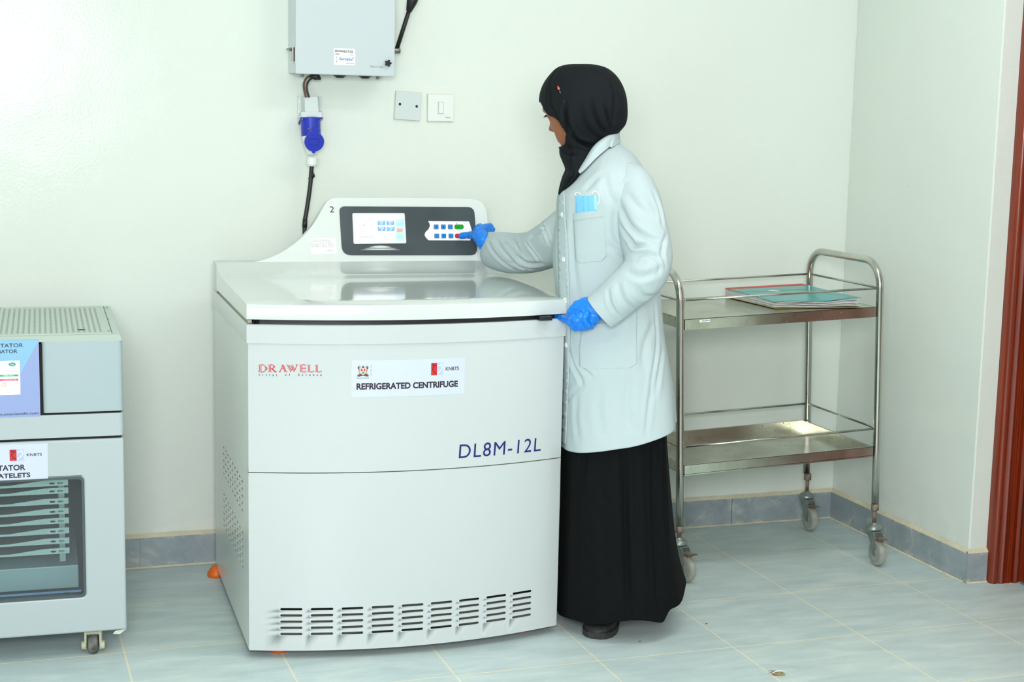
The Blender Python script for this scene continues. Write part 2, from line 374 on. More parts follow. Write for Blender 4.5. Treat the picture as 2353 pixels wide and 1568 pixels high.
# skirting tiles (each wall's run with its joints) and the cream putty fillet above them
def skirting(name, pts):
    b = B()
    for (p, q, nrm, nj) in pts:
        p, q, nrm = np.array(p), np.array(q), np.array(nrm)
        for k in range(nj):
            a, c = p+(q-p)*k/nj, p+(q-p)*(k+1)/nj; dd = (c-a)/np.linalg.norm(c-a)*.0012; a, c = a+dd, c-dd; o = nrm*.012
            b.raw([(*a, 0), (*c, 0), (*(c+o), 0), (*(a+o), 0), (*a, .099), (*c, .099), (*(c+o), .099), (*(a+o), .099)], [(0, 1, 2, 3), (4, 5, 6, 7), (0, 1, 5, 4), (1, 2, 6, 5), (2, 3, 7, 6), (3, 0, 4, 7)])
    r = struct(b.obj(name, M_skirting)); g = B()
    for (p, q, nrm, nj) in pts:
        p, q, nrm = np.array(p), np.array(q), np.array(nrm); N = max(2, int(np.linalg.norm(q-p)/.05)); L = []
        for k in range(N+1):
            a = p+(q-p)*k/N; j = rng.uniform(-.0012, .0012); L.append([(*(a+nrm*.0125), .0985), (*(a+nrm*.011), .101), (*(a+nrm*.001), .110+j), (*(a-nrm*.001), .0985)])
        for k in range(N):
            for m_ in range(4): g.raw([L[k][m_], L[k][(m_+1) % 4], L[k+1][(m_+1) % 4], L[k+1][m_]], [(0, 1, 2, 3)])
        for k in range(N):                                      # grout bead on the floor
            a, c = p+(q-p)*k/N, p+(q-p)*(k+1)/N; j = rng.uniform(.005, .007)
            g.raw([(*(a+nrm*.011), .0055), (*(c+nrm*.011), .0055), (*(c+nrm*(.012+j)), .0006), (*(a+nrm*(.012+j)), .0006)], [(0, 1, 2, 3)])
    g.obj('putty_joint', M_putty, r, label='cream putty joint above and below the tiles')
skirting('baseboard_back', [((XL, 0.), (-.001, 0.), (0., -1.), 13)])
skirting('baseboard_right', [((0., -.001), (0., DY0+.0), (-1., 0.), 2), ((-.010, DY0), (.066, DY0), (0., -1.), 1)])
skirting('baseboard_left', [((XL, YF), (XL, 0.), (1., 0.), 15)])
# door frame: moulded jamb profile extruded upwards, head above, an unseen leaf added behind to stop light leaking
prof = [(.066, DY0-.010), (.068, DY0-.032), (.074, DY0-.038), (.083, DY0-.039), (.087, DY0-.034), (.090, DY0-.033), (.094, DY0-.040), (.101, DY0-.044), (.108, DY0-.041), (.111, DY0-.036),
        (.113, DY0-.040), (.116, DY0-.040), (.118, DY0-.035), (.121, DY0-.041), (.124, DY0-.041), (.126, DY0-.035), (.129, DY0-.042), (.133, DY0-.042), (.135, DY0-.035), (.139, DY0-.033), (.143, DY0-.044), (.152, DY0-.048), (.160, DY0-.044), (.163, DY0-.036), (.2, DY0-.034), (.2, DY0+.001), (.066, DY0+.001)]
b = B(); b.prism(prof, lambda v: (v[0], v[1], v[2]), 0, 2.16)
b.prism([(x, 2*(DY1+DY0)/2-y) for x, y in prof], lambda v: (v[0], v[1], v[2]), 0, 2.16); b.box((.066, DY1+.03, 2.11), (.2, DY0-.03, 2.16))
struct(b.obj('door_1', M_wood, None, 'auto'))
B().box((.155, DY1+.05, .01), (.195, DY0-.05, 2.11), .003).obj('added_door_leaf', M_wood, bpy.data.objects['door_1'])
b = B(); b.cyl((.155, DY1+.13, 1.02), (.10, DY1+.13, 1.02), .011).cyl((.105, DY1+.13, 1.02), (.105, DY1+.25, 1.02), .009); b.obj('door_handle', M_steel, bpy.data.objects['door_1'], True)
# ceiling lamps (outside the frame, they light the room)
M_tube = mat('lit_lamp_diffuser', (250, 255, 245), .5, emit=2.0)
places = ['over the centrifuge', 'behind the camera', 'near the doorway']
for (x, y), w_ in zip(LAMPS, places):
    e = empty('ceiling_lamp', 'white fluorescent ceiling lamp '+w_, 'lamp', (x, y, ZC), group='fluorescent ceiling lamps')
    B().box((-.62, -.16, -.035), (.62, .16, -.001), .004).obj('lamp_housing', M_white, e); B().box((-.58, -.13, -.05), (.58, .13, -.0355), .004).obj('diffuser', M_tube, e)

# ================================================================== the refrigerated centrifuge
CFo, CFd = (-2.293, -.905, 0), -1.8
L = Fr(CFo, CFd); W, D, BOW = .860, .79, .070
cf = empty('refrigerated_centrifuge', 'large white refrigerated centrifuge with flat lid and bowed front panel', 'centrifuge', CFo, CFd)
bow = lambda u: BOW*(1-((u-W/2)/(W/2))**2)
def front(px, py):
    v = -.05
    for _ in range(12): p = L.at(px, py, 1, v); v = -bow(p[0])
    return p[0], p[2]
FT = lambda v: (v[0], -bow(v[0])-v[2], v[1])                    # (u, z, out) on the bowed front
def slotted(cols, zc, half, T, u0, u1, z0, z1, th, nu=24, rad=.0032):
    """sheet panel with stadium shaped openings; cols = [(a, b)]"""
    b = B(); ubr = sorted(set([u0, u1]+[u for a, c in cols for u in (a-rad*1.5, c+rad*1.5)]))
    zbr = sorted(set([z0, z1]+[z for q in zc for z in (q-half*1.6, q+half*1.6)]))
    fine = []
    for a, c in zip(ubr[:-1], ubr[1:]):
        m = max(1, int(round((c-a)/((u1-u0)/nu)))); fine += [(a, c, m)]
    for (a, c, m) in fine:
        iscol = any(abs(a-(p-rad*1.5)) < 1e-6 for p, q in cols)
        for zl, zh in zip(zbr[:-1], zbr[1:]):
            isz = any(abs(zl-(q-half*1.6)) < 1e-6 for q in zc)
            if iscol and isz:
                h = []; p_, q_ = a+rad*1.5, c-rad*1.5; zm = (zl+zh)/2
                for k in range(7): t = math.radians(90+180*k/6); h.append((p_+half+half*math.cos(t), zm+half*math.sin(t)))
                for k in range(7): t = math.radians(-90+180*k/6); h.append((q_-half+half*math.cos(t), zm+half*math.sin(t)))
                b.prism([(a, zl), (c, zl), (c, zh), (a, zh)], lambda v: T((v[0], v[1], -v[2])), 0, th, [h])
            else:
                for k in range(m):
                    s0, s1 = a+(c-a)*k/m, a+(c-a)*(k+1)/m
                    b.raw([T((s0, zl, 0)), T((s1, zl, 0)), T((s1, zh, 0)), T((s0, zh, 0))], [(0, 1, 2, 3)])
                    b.raw([T((s0, zl, -th)), T((s1, zl, -th)), T((s1, zh, -th)), T((s0, zh, -th))], [(3, 2, 1, 0)])
    bmesh.ops.remove_doubles(b.bm, verts=b.bm.verts[:], dist=1e-5)
    be = [e for e in b.bm.edges if len(e.link_faces) == 1]
    return b
def front_rect(u0, u1, z0, z1, out0, out1, m=24):
    b = B(); pts = [u0+(u1-u0)*k/m for k in range(m+1)]
    vs = []
    for u in pts:
        for (z, o) in ((z0, out0), (z0, out1), (z1, out1), (z1, out0)): vs.append(FT((u, z, o)))
    fs = [[4*k+j, 4*k+(j+1) % 4, 4*k+4+(j+1) % 4, 4*k+4+j] for k in range(m) for j in range(4)]+[[0, 1, 2, 3], [4*m+3, 4*m+2, 4*m+1, 4*m]]
    b.raw(vs, fs); return b
# inner chassis, dark and grey, seen through the slots
b = B().box((.012, .012, .60), (W-.012, D-.01, .892)); b.obj('inner_tub', M_dark, cf)
B().box((.02, .03, .035), (W-.02, D-.02, .105)).obj('base_frame', mat('grey_chassis', (118, 122, 112), .6), cf)
B().box((.05, .06, .106), (W-.05, D-.04, .6)).obj('compressor_housing', M_dark, cf)
cols = []
for k in range(9):
    a, _ = front(*[(644, 1402), (714, 1402), (785, 1401), (854, 1397), (923, 1393), (990, 1388), (1055, 1381), (1118, 1373), (1178, 1362)][k]); c, _ = front(*[(695, 1402), (766, 1402), (835, 1399), (905, 1394), (973, 1389), (1039, 1382), (1101, 1374), (1163, 1366), (1221, 1358)][k]); cols.append((a, c))
zt = np.mean([front(670, 1402)[1], front(1200, 1361)[1]]); zb_ = np.mean([front(670, 1458)[1], front(1200, 1416)[1]])
rows = [zt+(zb_-zt)*k/4 for k in range(5)]
slotted(cols, rows, .0033, FT, 0, W, .022, .5035, .0018).obj('lower_front_panel', M_cab, cf, 'auto', label='lower front panel with nine columns of vent slots')
front_rect(0, W, .5062, .846, -.0018, 0).obj('upper_front_panel', M_cab, cf, 'auto')
front_rect(.0, W, .495, .515, -.012, -.004).obj('panel_seam', mat('seam_shadow_grey', (96, 98, 90), .8), cf)
# side sheets
ST = lambda s, x: (lambda v: (x+s*v[2], v[0], v[1]))            # (depth, z, out)
g1 = [.45, .430, .410, .390, .370]; g2 = [.308, .288, .268, .248, .228, .212]
colsS = [(.118+.054*k, .118+.054*k+.041) for k in range(9)]
slotted(colsS, sorted(g1+g2), .0028, ST(-1, 0), 0, D, .022, .846, .0018, 8).obj('side_panel', M_cabside, cf, label='left side panel with two grids of vent slots')
slotted(colsS, sorted(g1+g2), .0028, ST(1, W), 0, D, .022, .846, .0018, 8).obj('side_panel', M_cabside, cf, label='right side panel beside the person')
B().box((0, D-.002, .022), (W, D, .895)).obj('back_panel', M_cabside, cf)
# rim band round the top of the body: front and sides protrude 6 mm
def rim(z0, z1, out, ins, y1, rt=.003):
    b = B(); m = 28; P = []
    P.append((-out, y1)); P.append((-out, .0))
    for k in range(m+1): u = W*k/m; P.append((u+(-out if k == 0 else out if k == m else 0), -bow(u)-out))
    P.append((W+out, y1)); Q = []
    cx = W/2
    Q.append((ins, y1)); Q.append((ins, 0.005))
    for k in range(m+1): u = W*k/m; Q.append((min(max(u, ins), W-ins), -bow(u)+ins))
    Q.append((W-ins, y1)); n = len(P); vs = [(x, y, z) for z in (z0, z1-rt) for x, y in P]+[(x+(cx-x)*.004, y+.003, z1) for x, y in P]+[(x, y, z1) for x, y in Q]+[(x, y, z0) for x, y in Q]
    fs = [[r*n+k, r*n+k+1, ((r+1) % 5)*n+k+1, ((r+1) % 5)*n+k] for r in range(5) for k in range(n-1)]
    b.raw(vs, fs); return b
rim(.846, .895, .004, .03, D).obj('rim_band', M_cab, cf, 'auto')
rim(.8955, .9085, -.016, .028, D-.12).obj('lid_gasket', M_black, cf)
B().box((.003, .02, .8955), (.013, .69, .905), .001).obj('sealing_strip', mat('cream_sealing_strip', (196, 194, 172), .6), cf, label='cream strip under the left edge of the lid')
b = B().box((.775, -.045, .8955), (.81, -.005, .906), .001); b.obj('lid_latch', M_black, cf)
# lid: bowed in plan, rising at the rear
def lid():
    b = B(); m = 40; us = [W*k/m for k in range(m+1)]; rows_ = []
    for i, u in enumerate(us):
        o = .004 if 0 < i < m else .004
        x = u+(-.004 if i == 0 else .004 if i == m else 0); y0 = -bow(u)-.006; fr_ = lambda y: min(1, max(0, (y)/.548))
        col_ = [(x, .693, .9075), (x, y0+.012, .9075), (x, y0, .9085), (x, y0, .944), (x, y0+.0012, .9467), (x, y0+.004, .948)]
        for y in (.06, .2, .35, .5, .548): yy = y if y > y0+.01 else y0+.01; col_.append((x, yy, .948+.010*y/.548))
        for k in range(1, 8): t = k/7; col_.append((x, .548+.145*t, .958+.029*t**2.0))
        rows_.append(col_)
    n = len(rows_[0]); vs = [v for r in rows_ for v in r]
    fs = [[i*n+k, i*n+(k+1) % n, (i+1)*n+(k+1) % n, (i+1)*n+k] for i in range(m) for k in range(n)]+[list(range(n)), [m*n+k for k in range(n)][::-1]]
    b.raw(vs, fs); return b
lidz = lambda v: .948+.010*v/.548 if v < .548 else .958+.029*((v-.548)/.145)**2
lid_o = lid().obj('lid', M_lidm, cf, 'auto')
p = L.at(876, 657, 2, .955)
b = B().lathe([(0, .0012), (.008, .002), (.0125, .0016), (.0165, .0018), (.0178, 0)], 28, lambda v: (p[0]+v[0], p[1]+v[1], lidz(p[1])+v[2]-.0004)); b.obj('lock_cap', M_steel, lid_o, True)
B().box((-.004, .7, .896), (W+.004, D, .985), .004).obj('hinge_cover', M_cab, cf, 'auto')
# console rising at the back
CP0 = np.array([.4, .722, .985]); cn = np.array([0, -1, .12]); cn = cn/np.linalg.norm(cn); cu_ = np.cross(np.array([1., 0, 0]), cn)*-1
if cu_[2] < 0: cu_ = -cu_
def con(px, py): q = L.pl(px, py, CP0, cn)-CP0; return (q[0], q@cu_)
CT = lambda v: tuple(CP0+np.array([v[0], 0, 0])+cu_*v[1]+cn*v[2])
curve = cat([con(556, 606), con(600, 599), con(640, 584), con(672, 564), con(700, 540), con(722, 512), con(738, 485), con(751, 464)], 5)
out = [tuple(q) for q in curve]+[con(760, 457), con(774, 454.5)]+[con(930, 454.5), con(1080, 457), con(1098, 460), con(1110, 468), con(1117, 480), con(1120, 496), con(1122, 560), con(1119, 606)]
b = B(); b.prism(out, CT, 0, -.052); bmesh.ops.recalc_face_normals(b.bm, faces=b.bm.faces[:])
con_o = b.obj('console', M_console, cf, 'auto')
mo = con_o.modifiers.new('bevel', 'BEVEL'); mo.width = .004; mo.segments = 3; mo.limit_method = 'ANGLE'; mo.angle_limit = math.radians(50)
# control panel and its parts
q = [con(1097, 587), con(786, 587), con(779, 474.5), con(1089, 476)]
pn = B().prism(roundpoly(q, [.024, .03, .018, .022], 6), CT, .0002, .0022).obj('control_panel', M_panel, cf)
def rect(pxs, r): return roundpoly([con(*p_) for p_ in pxs], r, 4)
scr = B().prism(rect([(933, 559.5), (812, 561), (809, 490), (929, 490)], .005), CT, .0023, .0045).obj('display_bezel', M_whitepl, pn)
M_scr = mat('lit_display', (232, 240, 255), .25, emit=.75)
B().prism(rect([(928, 556), (817.5, 557.5), (814, 494.5), (924, 494.5)], .001), CT, .0046, .0050).obj('display', M_scr, pn, label='lit pale display showing settings')
dsp = bpy.data.objects['display']
M_e1 = mat('display_blue', (110, 158, 232), .3, emit=.55); M_e2 = mat('display_light_blue', (150, 205, 240), .3, emit=.6); M_e3 = mat('display_orange', (238, 150, 120), .3, emit=.6); M_e4 = mat('display_text', (110, 120, 150), .4, emit=.2)
M_e5 = mat('display_button_text', (236, 242, 255), .4, emit=.8); M_e6 = mat('display_side_blue', (170, 210, 245), .3, emit=.6)
def scr_quad(x0, y0, x1, y1, m_, name, r=.001, t=.0051): B().prism(rect([(x1, y1), (x0, y1), (x0, y0), (x1, y0)], r), CT, t, t+.0003).obj(name, m_, dsp)
def bx(px0, py0, px1, py1): a = con(px0, py1); c = con(px1, py0); return a[0], a[1], c[0], c[1]
def stext(s_, px0, py0, px1, py1, m_=None, t=.0053, par=None, name='screen_text', **k): text(name, s_, m_ or M_e4, par or dsp, CT, *bx(px0, py0, px1, py1), thick=t, **k)
scr_quad(908.5, 503, 927.2, 555, M_e6, 'screen_sidebar')
for (x, y) in ((866.5, 508), (887, 508), (867.2, 521.6), (888, 521.6)):
    scr_quad(x, y, x+18, y+10, M_e1, 'screen_button', .0012, .0054)
for s_, x, y in (('ACCEL', 870, 509), ('PROG', 891, 509), ('DECEL', 871, 522.6), ('ROTOR', 892, 522.6)): stext(s_, x, y, x+10.5, y+3, M_e5, .006)
for s_, x, y in (('09', 873.5, 513.8), ('02', 894, 513.8), ('09', 874.5, 527.4), ('02', 895, 527.4)): stext(s_, x, y, x+4, y+2.6, M_e5, .006)
scr_quad(910, 511, 923, 518.5, M_e2, 'screen_button', .001, .0054); scr_quad(911, 525.5, 924, 534, M_e3, 'screen_button', .001, .0054); scr_quad(911, 539.5, 925, 549, M_e2, 'screen_button', .001, .0054)
for a in (('Ready', 864, 497.8, 875, 500.2), ('TEMP', 826, 510, 834, 513.4), ('21.4', 822, 515.8, 836.4, 520.6), ('25', 826, 522.8, 831, 525.2), ('C', 827, 527.5, 829, 530), ('RPM', 852, 510, 859, 513.2), ('0', 850.8, 515.8, 854.6, 520.6), ('4000', 850, 522.8, 858, 525), ('r/min', 848, 527.5, 859, 530.5),
          ('TIME', 840, 538, 848, 540.5), ('00:08:00', 827, 542.6, 856, 547.6), ('00:08:00 h:min:s', 823, 549.5, 859, 552), ('LR-1500ml', 869, 539.6, 887, 542), ('MAX RPM  4500', 869.5, 543.8, 899, 546.4), ('MAX RCF  5000', 870, 549, 899, 551.4)): stext(*a)
b = B(); b.prism([con(819.5, 510.5), con(820.5, 513), con(818.5, 513)], CT, .0051, .0055)
for P_ in ([(816, 495.6), (923.6, 495.4)], [(923.6, 495.4), (925.5, 530)]): strokes([[con(*q_) for q_ in P_]], CT, .0006, .0051, .0055, b)
b.obj('screen_line', M_e4, dsp)
for (x0, x1, y, hgt) in ((848.5, 898, 567.6, 2.6), (837, 910, 571, 2.4), (828, 919, 574.6, 1.7)):
    P_ = [con(x0+(x1-x0)*k/12, y-hgt*math.sin(math.pi*k/12)) for k in range(13)]+[con(x1-(x1-x0)*k/12, y+.2) for k in range(13)]
    B().prism(P_, CT, .0023, .0034).obj('trim_arc', M_whitepl, pn)
kp = [con(983, 508.5), con(1077, 509.2), con(1081, 521), con(1084.5, 534), con(1080, 553), con(984.5, 552.6), con(978.5, 547), con(975, 540.5), con(977, 534), con(984, 527), con(987.5, 519.5), con(986, 513)]
B().prism(kp, CT, .0023, .0034).obj('keypad', M_paper, pn); kpo = bpy.data.objects['keypad']
M_key = mat('blue_key', (34, 140, 226), .25, coat=.4); M_keyg = mat('green_key', (0, 176, 22), .25, coat=.4); M_keyr = mat('red_key', (226, 10, 10), .25, coat=.4); M_keyb = mat('dark_blue_key_border', (14, 60, 110), .4)
def key(px, py, hw, hh, r, m_, mb, lab):
    c = con(px, py); kx = (con(px+hw, py)[0]-c[0]); kz = (con(px, py-hh)[1]-c[1])
    o = B().prism(rrect(c[0]-kx, c[1]-kz, c[0]+kx, c[1]+kz, r), CT, .0035, .0046).obj('key', mb, kpo, label=lab)
    B().prism(rrect(c[0]-kx*.86, c[1]-kz*.86, c[0]+kx*.86, c[1]+kz*.86, r*.86), CT, .0047, .0056).obj('key_cap', m_, o)
SY = [(1001.6, 521.7, 'plus'), (1018, 521.7, 'up'), (1034, 521.7, 'set'), (1003, 542.7, 'minus'), (1019, 542.7, 'down'), (1035.5, 542.7, 'set')]
for x, y, s_ in SY:
    key(x, y, 5.3, 5.3, .0018, M_key, M_keyb, 'blue square key'); b = B(); T2 = CT
    if s_ == 'plus': strokes([[con(x-2.2, y), con(x+2.2, y)], [con(x, y-2.2), con(x, y+2.2)]], CT, .001, .0057, .0060, b)
    elif s_ == 'minus': strokes([[con(x-2.2, y), con(x+2.2, y)]], CT, .001, .0057, .0060, b)
    elif s_ == 'up': b.prism([con(x-2.4, y+1.8), con(x+2.4, y+1.8), con(x, y-2.2)], CT, .0057, .006)
    elif s_ == 'down': b.prism([con(x-2.4, y-1.8), con(x, y+2.2), con(x+2.4, y-1.8)], CT, .0057, .006)
    if s_ == 'set': b.bm.free(); stext('SET', x-3.4, y-1.2, x+3.4, y+1.2, M_blackink, .0058, kpo, 'key_symbol')
    else: b.obj('key_symbol', M_blackink, kpo)
key(1054, 521.7, 10.4, 5.4, .0062, M_keyg, mat('green_border', (10, 90, 30), .4), 'green oval start key'); stext('Start', 1049, 519.8, 1059, 523.6, M_blackink, .0058, kpo, 'key_symbol')
key(1055, 542.6, 10.2, 5.2, .0060, M_keyr, mat('red_border', (110, 20, 20), .4), 'red oval stop key'); stext('Stop', 1050, 540.8, 1060, 544.6, M_blackink, .0058, kpo, 'key_symbol')
c = con(1048.6, 514.2); B().prism([(c[0]+.0012*math.cos(t), c[1]+.0012*math.sin(t)) for t in np.linspace(0, 6, 9)], CT, .0035, .004).obj('indicator_dot', M_blackink, kpo)
text('console_number', '2', M_ink, cf, CT, *bx(757.8, 474.5, 767.5, 488.3), thick=.0004)
stk = B().prism([con(774, 583), con(715, 584.3), con(712.5, 547.5), con(771.5, 547)], CT, .0001, .0004).obj('rating_sticker', M_paper, cf)
b = B(); strokes([[con(*a) for a in l_] for l_ in ([(714.5, 559), (768, 558.6), (769, 568.2), (715.5, 569), (714.5, 559)], [(715, 563.8), (768.4, 563.2)], [(719.8, 559), (720.6, 568.8)], [(735.2, 559), (735.8, 568.8)], [(754, 558.7), (754.6, 568.5)])], CT, .00035, .0005, .0007, b)
strokes([[con(718, 549.5), con(715.5, 554), con(720.8, 554), con(718, 549.5)]], CT, .0004, .0005, .0007, b); b.obj('sticker_table', M_greyink, stk)
for a in (('Never use corresponding rotor', 722, 551, 757.5, 553.6), ('number, and over speed running', 714.8, 554, 758, 556.8), ('No.', 714.8, 560, 719, 562), ('Capacity', 721.5, 560, 731.5, 562.4), ('Max Speed', 736, 559.6, 749, 562), ('Max RCF', 754.5, 559.4, 764, 561.8), ('1', 717, 564.8, 717.8, 567), ('6x1500ml', 722, 564.8, 733, 567), ('4500r/min', 739.5, 564.6, 751, 566.8), ('5000xg', 756.8, 564.6, 765.5, 566.8), ('DRAWELL', 751, 574.6, 766, 577.2)):
    stext(a[0], *a[1:], M_greyink, .0006, stk, 'sticker_text')
# writing on the bowed front
FTt = lambda v: FT((v[0], v[1], v[2]))
def fbox(a, c): p0 = front(*a); p1 = front(*c); return p0[0], p0[1], p1[0], p1[1]
x0, z0, x1, z1 = fbox((1054, 1053), (1243, 1009)); z0 = front(1054, 1054)[1]; z1 = front(1054, 1022)[1]
text('model_lettering', 'DL8M-12L', M_navy, cf, FTt, x0, z0, x1, z1, bold=0, shear=.06, spacing=1.12, thick=.0006)
# DRAWELL: inline serif capitals drawn with double strokes
def arc(cx, cy, rx, ry, a0, a1, n=10): return [(cx+rx*math.cos(math.radians(a0+(a1-a0)*k/n)), cy+ry*math.sin(math.radians(a0+(a1-a0)*k/n))) for k in range(n+1)]
GL = {'D': [[(-.06, 1), (.06, .93), (.06, .07), (-.06, 0)], [(.22, .95), (.22, .05)], [(.16, 1), (.36, 1)]+arc(.4, .5, .34, .5, 90, -90)+[(.16, 0)], arc(.5, .5, .38, .3, 45, -45, 6)],
      'R': [[(-.06, 1), (.06, .93), (.06, .07), (-.06, 0)], [(.22, .95), (.22, .07), (.34, 0)], [(.16, 1), (.36, 1)]+arc(.38, .74, .24, .26, 90, -90)+[(.22, .48)], arc(.5, .74, .24, .2, 45, -45, 5), [(.34, .48), (.74, 0), (1.0, .04)], [(.46, .48), (.85, .05)]],
      'A': [[(.02, 0), (.14, .06), (.5, .9), (.38, 1)], [(0, 0), (.2, 0)], [(.46, .95), (.80, .05), (.72, 0)], [(.58, 1), (.96, .04), (1.1, 0)], [(.26, .44), (.66, .44)]],
      'W': [[(-.1, 1), (0, .94), (.38, 0)], [(.14, 1), (.45, .22), (.6, .62)], [(.38, .95), (.76, 0)], [(.55, 1), (.82, .2), (1.06, .95), (.94, 1)], [(.94, 1), (1.16, 1)]],
      'E': [[(-.06, 1), (.06, .93), (.06, .07), (-.06, 0)], [(.22, .95), (.22, .05)], [(.2, 1), (.62, 1), (.72, .85)], [(.22, .52), (.66, .52)], [(.66, .62), (.66, .4)], [(.2, 0), (.66, 0), (.78, .2)]],
      'L': [[(-.06, 1), (.06, .93), (.06, .07), (-.06, 0)], [(.3, 1), (.22, .93), (.22, .05)], [(.2, 0), (.66, 0), (.82, .2)]]}
xs = [(595, 612, 'D'), (617.5, 636, 'R'), (641, 659, 'A'), (660.5, 683, 'W'), (689.5, 703, 'E'), (707.5, 721, 'L'), (725.5, 739, 'L')]
b = B()
for a, c, ch in xs:
    p0 = front(a, 855); p1 = front(c, 855); zt_ = front(a, 838.5)[1]; wch = {'D': .8, 'R': 1., 'A': 1.05, 'W': 1.1, 'E': .76, 'L': .8}[ch]
    S = [[(p0[0]+x/wch*(p1[0]-p0[0]), p0[1]+y*(zt_-p0[1])) for x, y in l_] for l_ in GL[ch]]
    strokes(S, FTt, .0017, .0003, .0007, b)
b.obj('brand_lettering', M_redink, cf)
for s_, a, c in (('Artist', 594.5, 637), ('of', 654.5, 667), ('Science', 684.5, 739.5)):
    # widely spaced small letters
    x0, _ = front(a, 864); x1, _ = front(c, 864); z0 = front(a, 864)[1]; z1 = front(a, 859)[1]; n = len(s_); wl = (x1-x0)*(.42/(n-1+.42)); st = (x1-x0-wl)/(n-1)
    for k, ch in enumerate(s_):
        hh = 1 if ch in 'AtifSl' else .72; ww = .35 if ch == 'i' else .75 if ch in 'trf' else 1
        xc = x0+st*k+wl/2; text('tagline_lettering', ch, M_greyink if 0 else M_blackink, bpy.data.objects['brand_lettering'], FTt, xc-wl*ww/2, z0, xc+wl*ww/2, z0+(z1-z0)*hh, bold=.01, thick=.0005)
# name label
def knbts(T, bb, par, inkz):
    """red and pale blue badge with two facing figures; bb = box of the badge"""
    x0, z0, x1, z1 = bb; xm = x0+(x1-x0)*.49; h = z1-z0; w_ = x1-x0
    B().prism([(x0, z0), (xm, z0), (xm, z1), (x0, z1)], T, inkz, inkz+.0002).obj('badge', M_redink, par); B().prism([(xm, z0), (x1, z0), (x1, z1), (xm, z1)], T, inkz, inkz+.0002).obj('badge', M_lblue, par)
    P = lambda L_: [(x0+w_*a, z0+h*c) for a, c in L_]
    b = strokes([P([(.12, .86), (.22, .78), (.36, .80)]), P([(.36, .80), (.22, .72), (.12, .56), (.16, .42), (.3, .24), (.44, .1)]), P([(.36, .8), (.46, .74)])], T, w_*.05, inkz+.0003, inkz+.0005)
    b.prism([(x0+w_*.17+w_*.07*math.cos(t), z0+h*.9+h*.055*math.sin(t)) for t in np.linspace(0, 6.28, 11)[:-1]], T, inkz+.0003, inkz+.0005); b.obj('badge_figure', mat('badge_dark', (70, 20, 30), .6), par)
    b = strokes([P([(.9, .84), (.78, .78), (.6, .78)]), P([(.88, .80), (.93, .62), (.88, .46), (.72, .28), (.54, .12)]), P([(.62, .74), (.52, .74)])], T, w_*.05, inkz+.0003, inkz+.0005)
    b.prism([(x0+w_*.84+w_*.06*math.cos(t), z0+h*.88+h*.05*math.sin(t)) for t in np.linspace(0, 6.28, 11)[:-1]], T, inkz+.0003, inkz+.0005); b.obj('badge_figure', M_paper, par)
p0 = front(807, 914); p1 = front(1067, 905); p2 = front(1067, 821.5); p3 = front(807, 829)
lab = front_rect(p0[0], p1[0], (p0[1]+p1[1])/2, (p2[1]+p3[1])/2, .0001, .0005, 12).obj('name_label', M_bluepaper, cf, label='pale blue label reading REFRIGERATED CENTRIFUGE')
x0, z0, x1, z1 = fbox((819, 896), (1052, 878)); z1 = front(819, 881)[1]; z0 = front(819, 896)[1]
text('label_lettering', 'REFRIGERATED CENTRIFUGE', M_ink, lab, FTt, x0, z0, x1, z1, bold=.04, thick=.0008)
x0, z0, x1, z1 = fbox((1024, 852), (1054.5, 843)); text('label_lettering', 'KNBTS', M_blackink, lab, FTt, x0, z0, x1, z0+.0098, bold=.012, thick=.0008)
bb = fbox((990.5, 863), (1018, 837)); knbts(FTt, (bb[0], bb[1], bb[2], bb[1]+.033), lab, .0006)
x0, z0, x1, z1 = fbox((819.5, 870), (848.5, 868)); text('label_lettering', 'REPUBLIC OF KENYA', M_blackink, lab, FTt, x0, z0-.0004, x1, z0+.0018, bold=.01, thick=.0008)
# coat of arms: shield, two lions, crossed spears, mound
e0 = front(819.5, 866); e1 = front(848.5, 838); ew = e1[0]-e0[0]; eh = e1[1]-e0[1]; E = lambda L_: [(e0[0]+ew*a, e0[1]+eh*c) for a, c in L_]
def poly(L_, m_, nm, t=.0007): B().prism(E(L_), FTt, t, t+.0002).obj(nm, m_, lab)
poly([(.06, .02), (.2, .0), (.28, .04), (.5, .08), (.72, .04), (.8, 0), (.94, .02), (.95, .14), (.8, .2), (.68, .26), (.5, .1), (.34, .26), (.22, .2), (.05, .12)], M_brownink, 'emblem_mound')
for s in (1, -1):
    X = lambda a: a if s > 0 else 1-a
    poly([(X(a), c) for a, c in [(.1, .24), (.22, .3), (.14, .46), (.13, .6), (.2, .66), (.3, .62), (.28, .5), (.26, .4), (.3, .26), (.16, .18)]][::s], M_gold, 'emblem_lion', .0009)
    poly([(X(a), c) for a, c in [(.09, .66), (.07, .76), (.12, .86), (.2, .86), (.23, .76), (.2, .66), (.15, .6)]][::s], M_brownink, 'emblem_mane', .0010)
    strokes([E([(X(.36), .66), (X(.2), 1.0)])], FTt, .0006, .0009, .0011).obj('emblem_spear', M_brownink, lab)
poly([(.35, .72), (.65, .72), (.68, .54), (.66, .4), (.6, .26), (.5, .13), (.4, .26), (.34, .4), (.32, .54)], M_paper, 'emblem_shield', .0012)
poly([(.38, .74), (.62, .74), (.5, .92)], M_blackink, 'emblem_shield_top', .0015); poly([(.345, .68), (.655, .68), (.67, .45), (.33, .45)], M_redink, 'emblem_shield_band', .0015); poly([(.36, .40), (.64, .40), (.5, .17)], M_green, 'emblem_shield_point', .0015)
poly([(.46, .64), (.54, .64), (.56, .56), (.5, .5), (.44, .56)], M_paper, 'emblem_rooster', .0018)
for z0_, z1_, m_ in ((.7, .96, M_greyink), (.38, .62, M_redink), (.06, .32, M_green)): poly([(1.13, z0_), (1.155, z0_), (1.155, z1_), (1.13, z1_)], m_, 'emblem_rule')
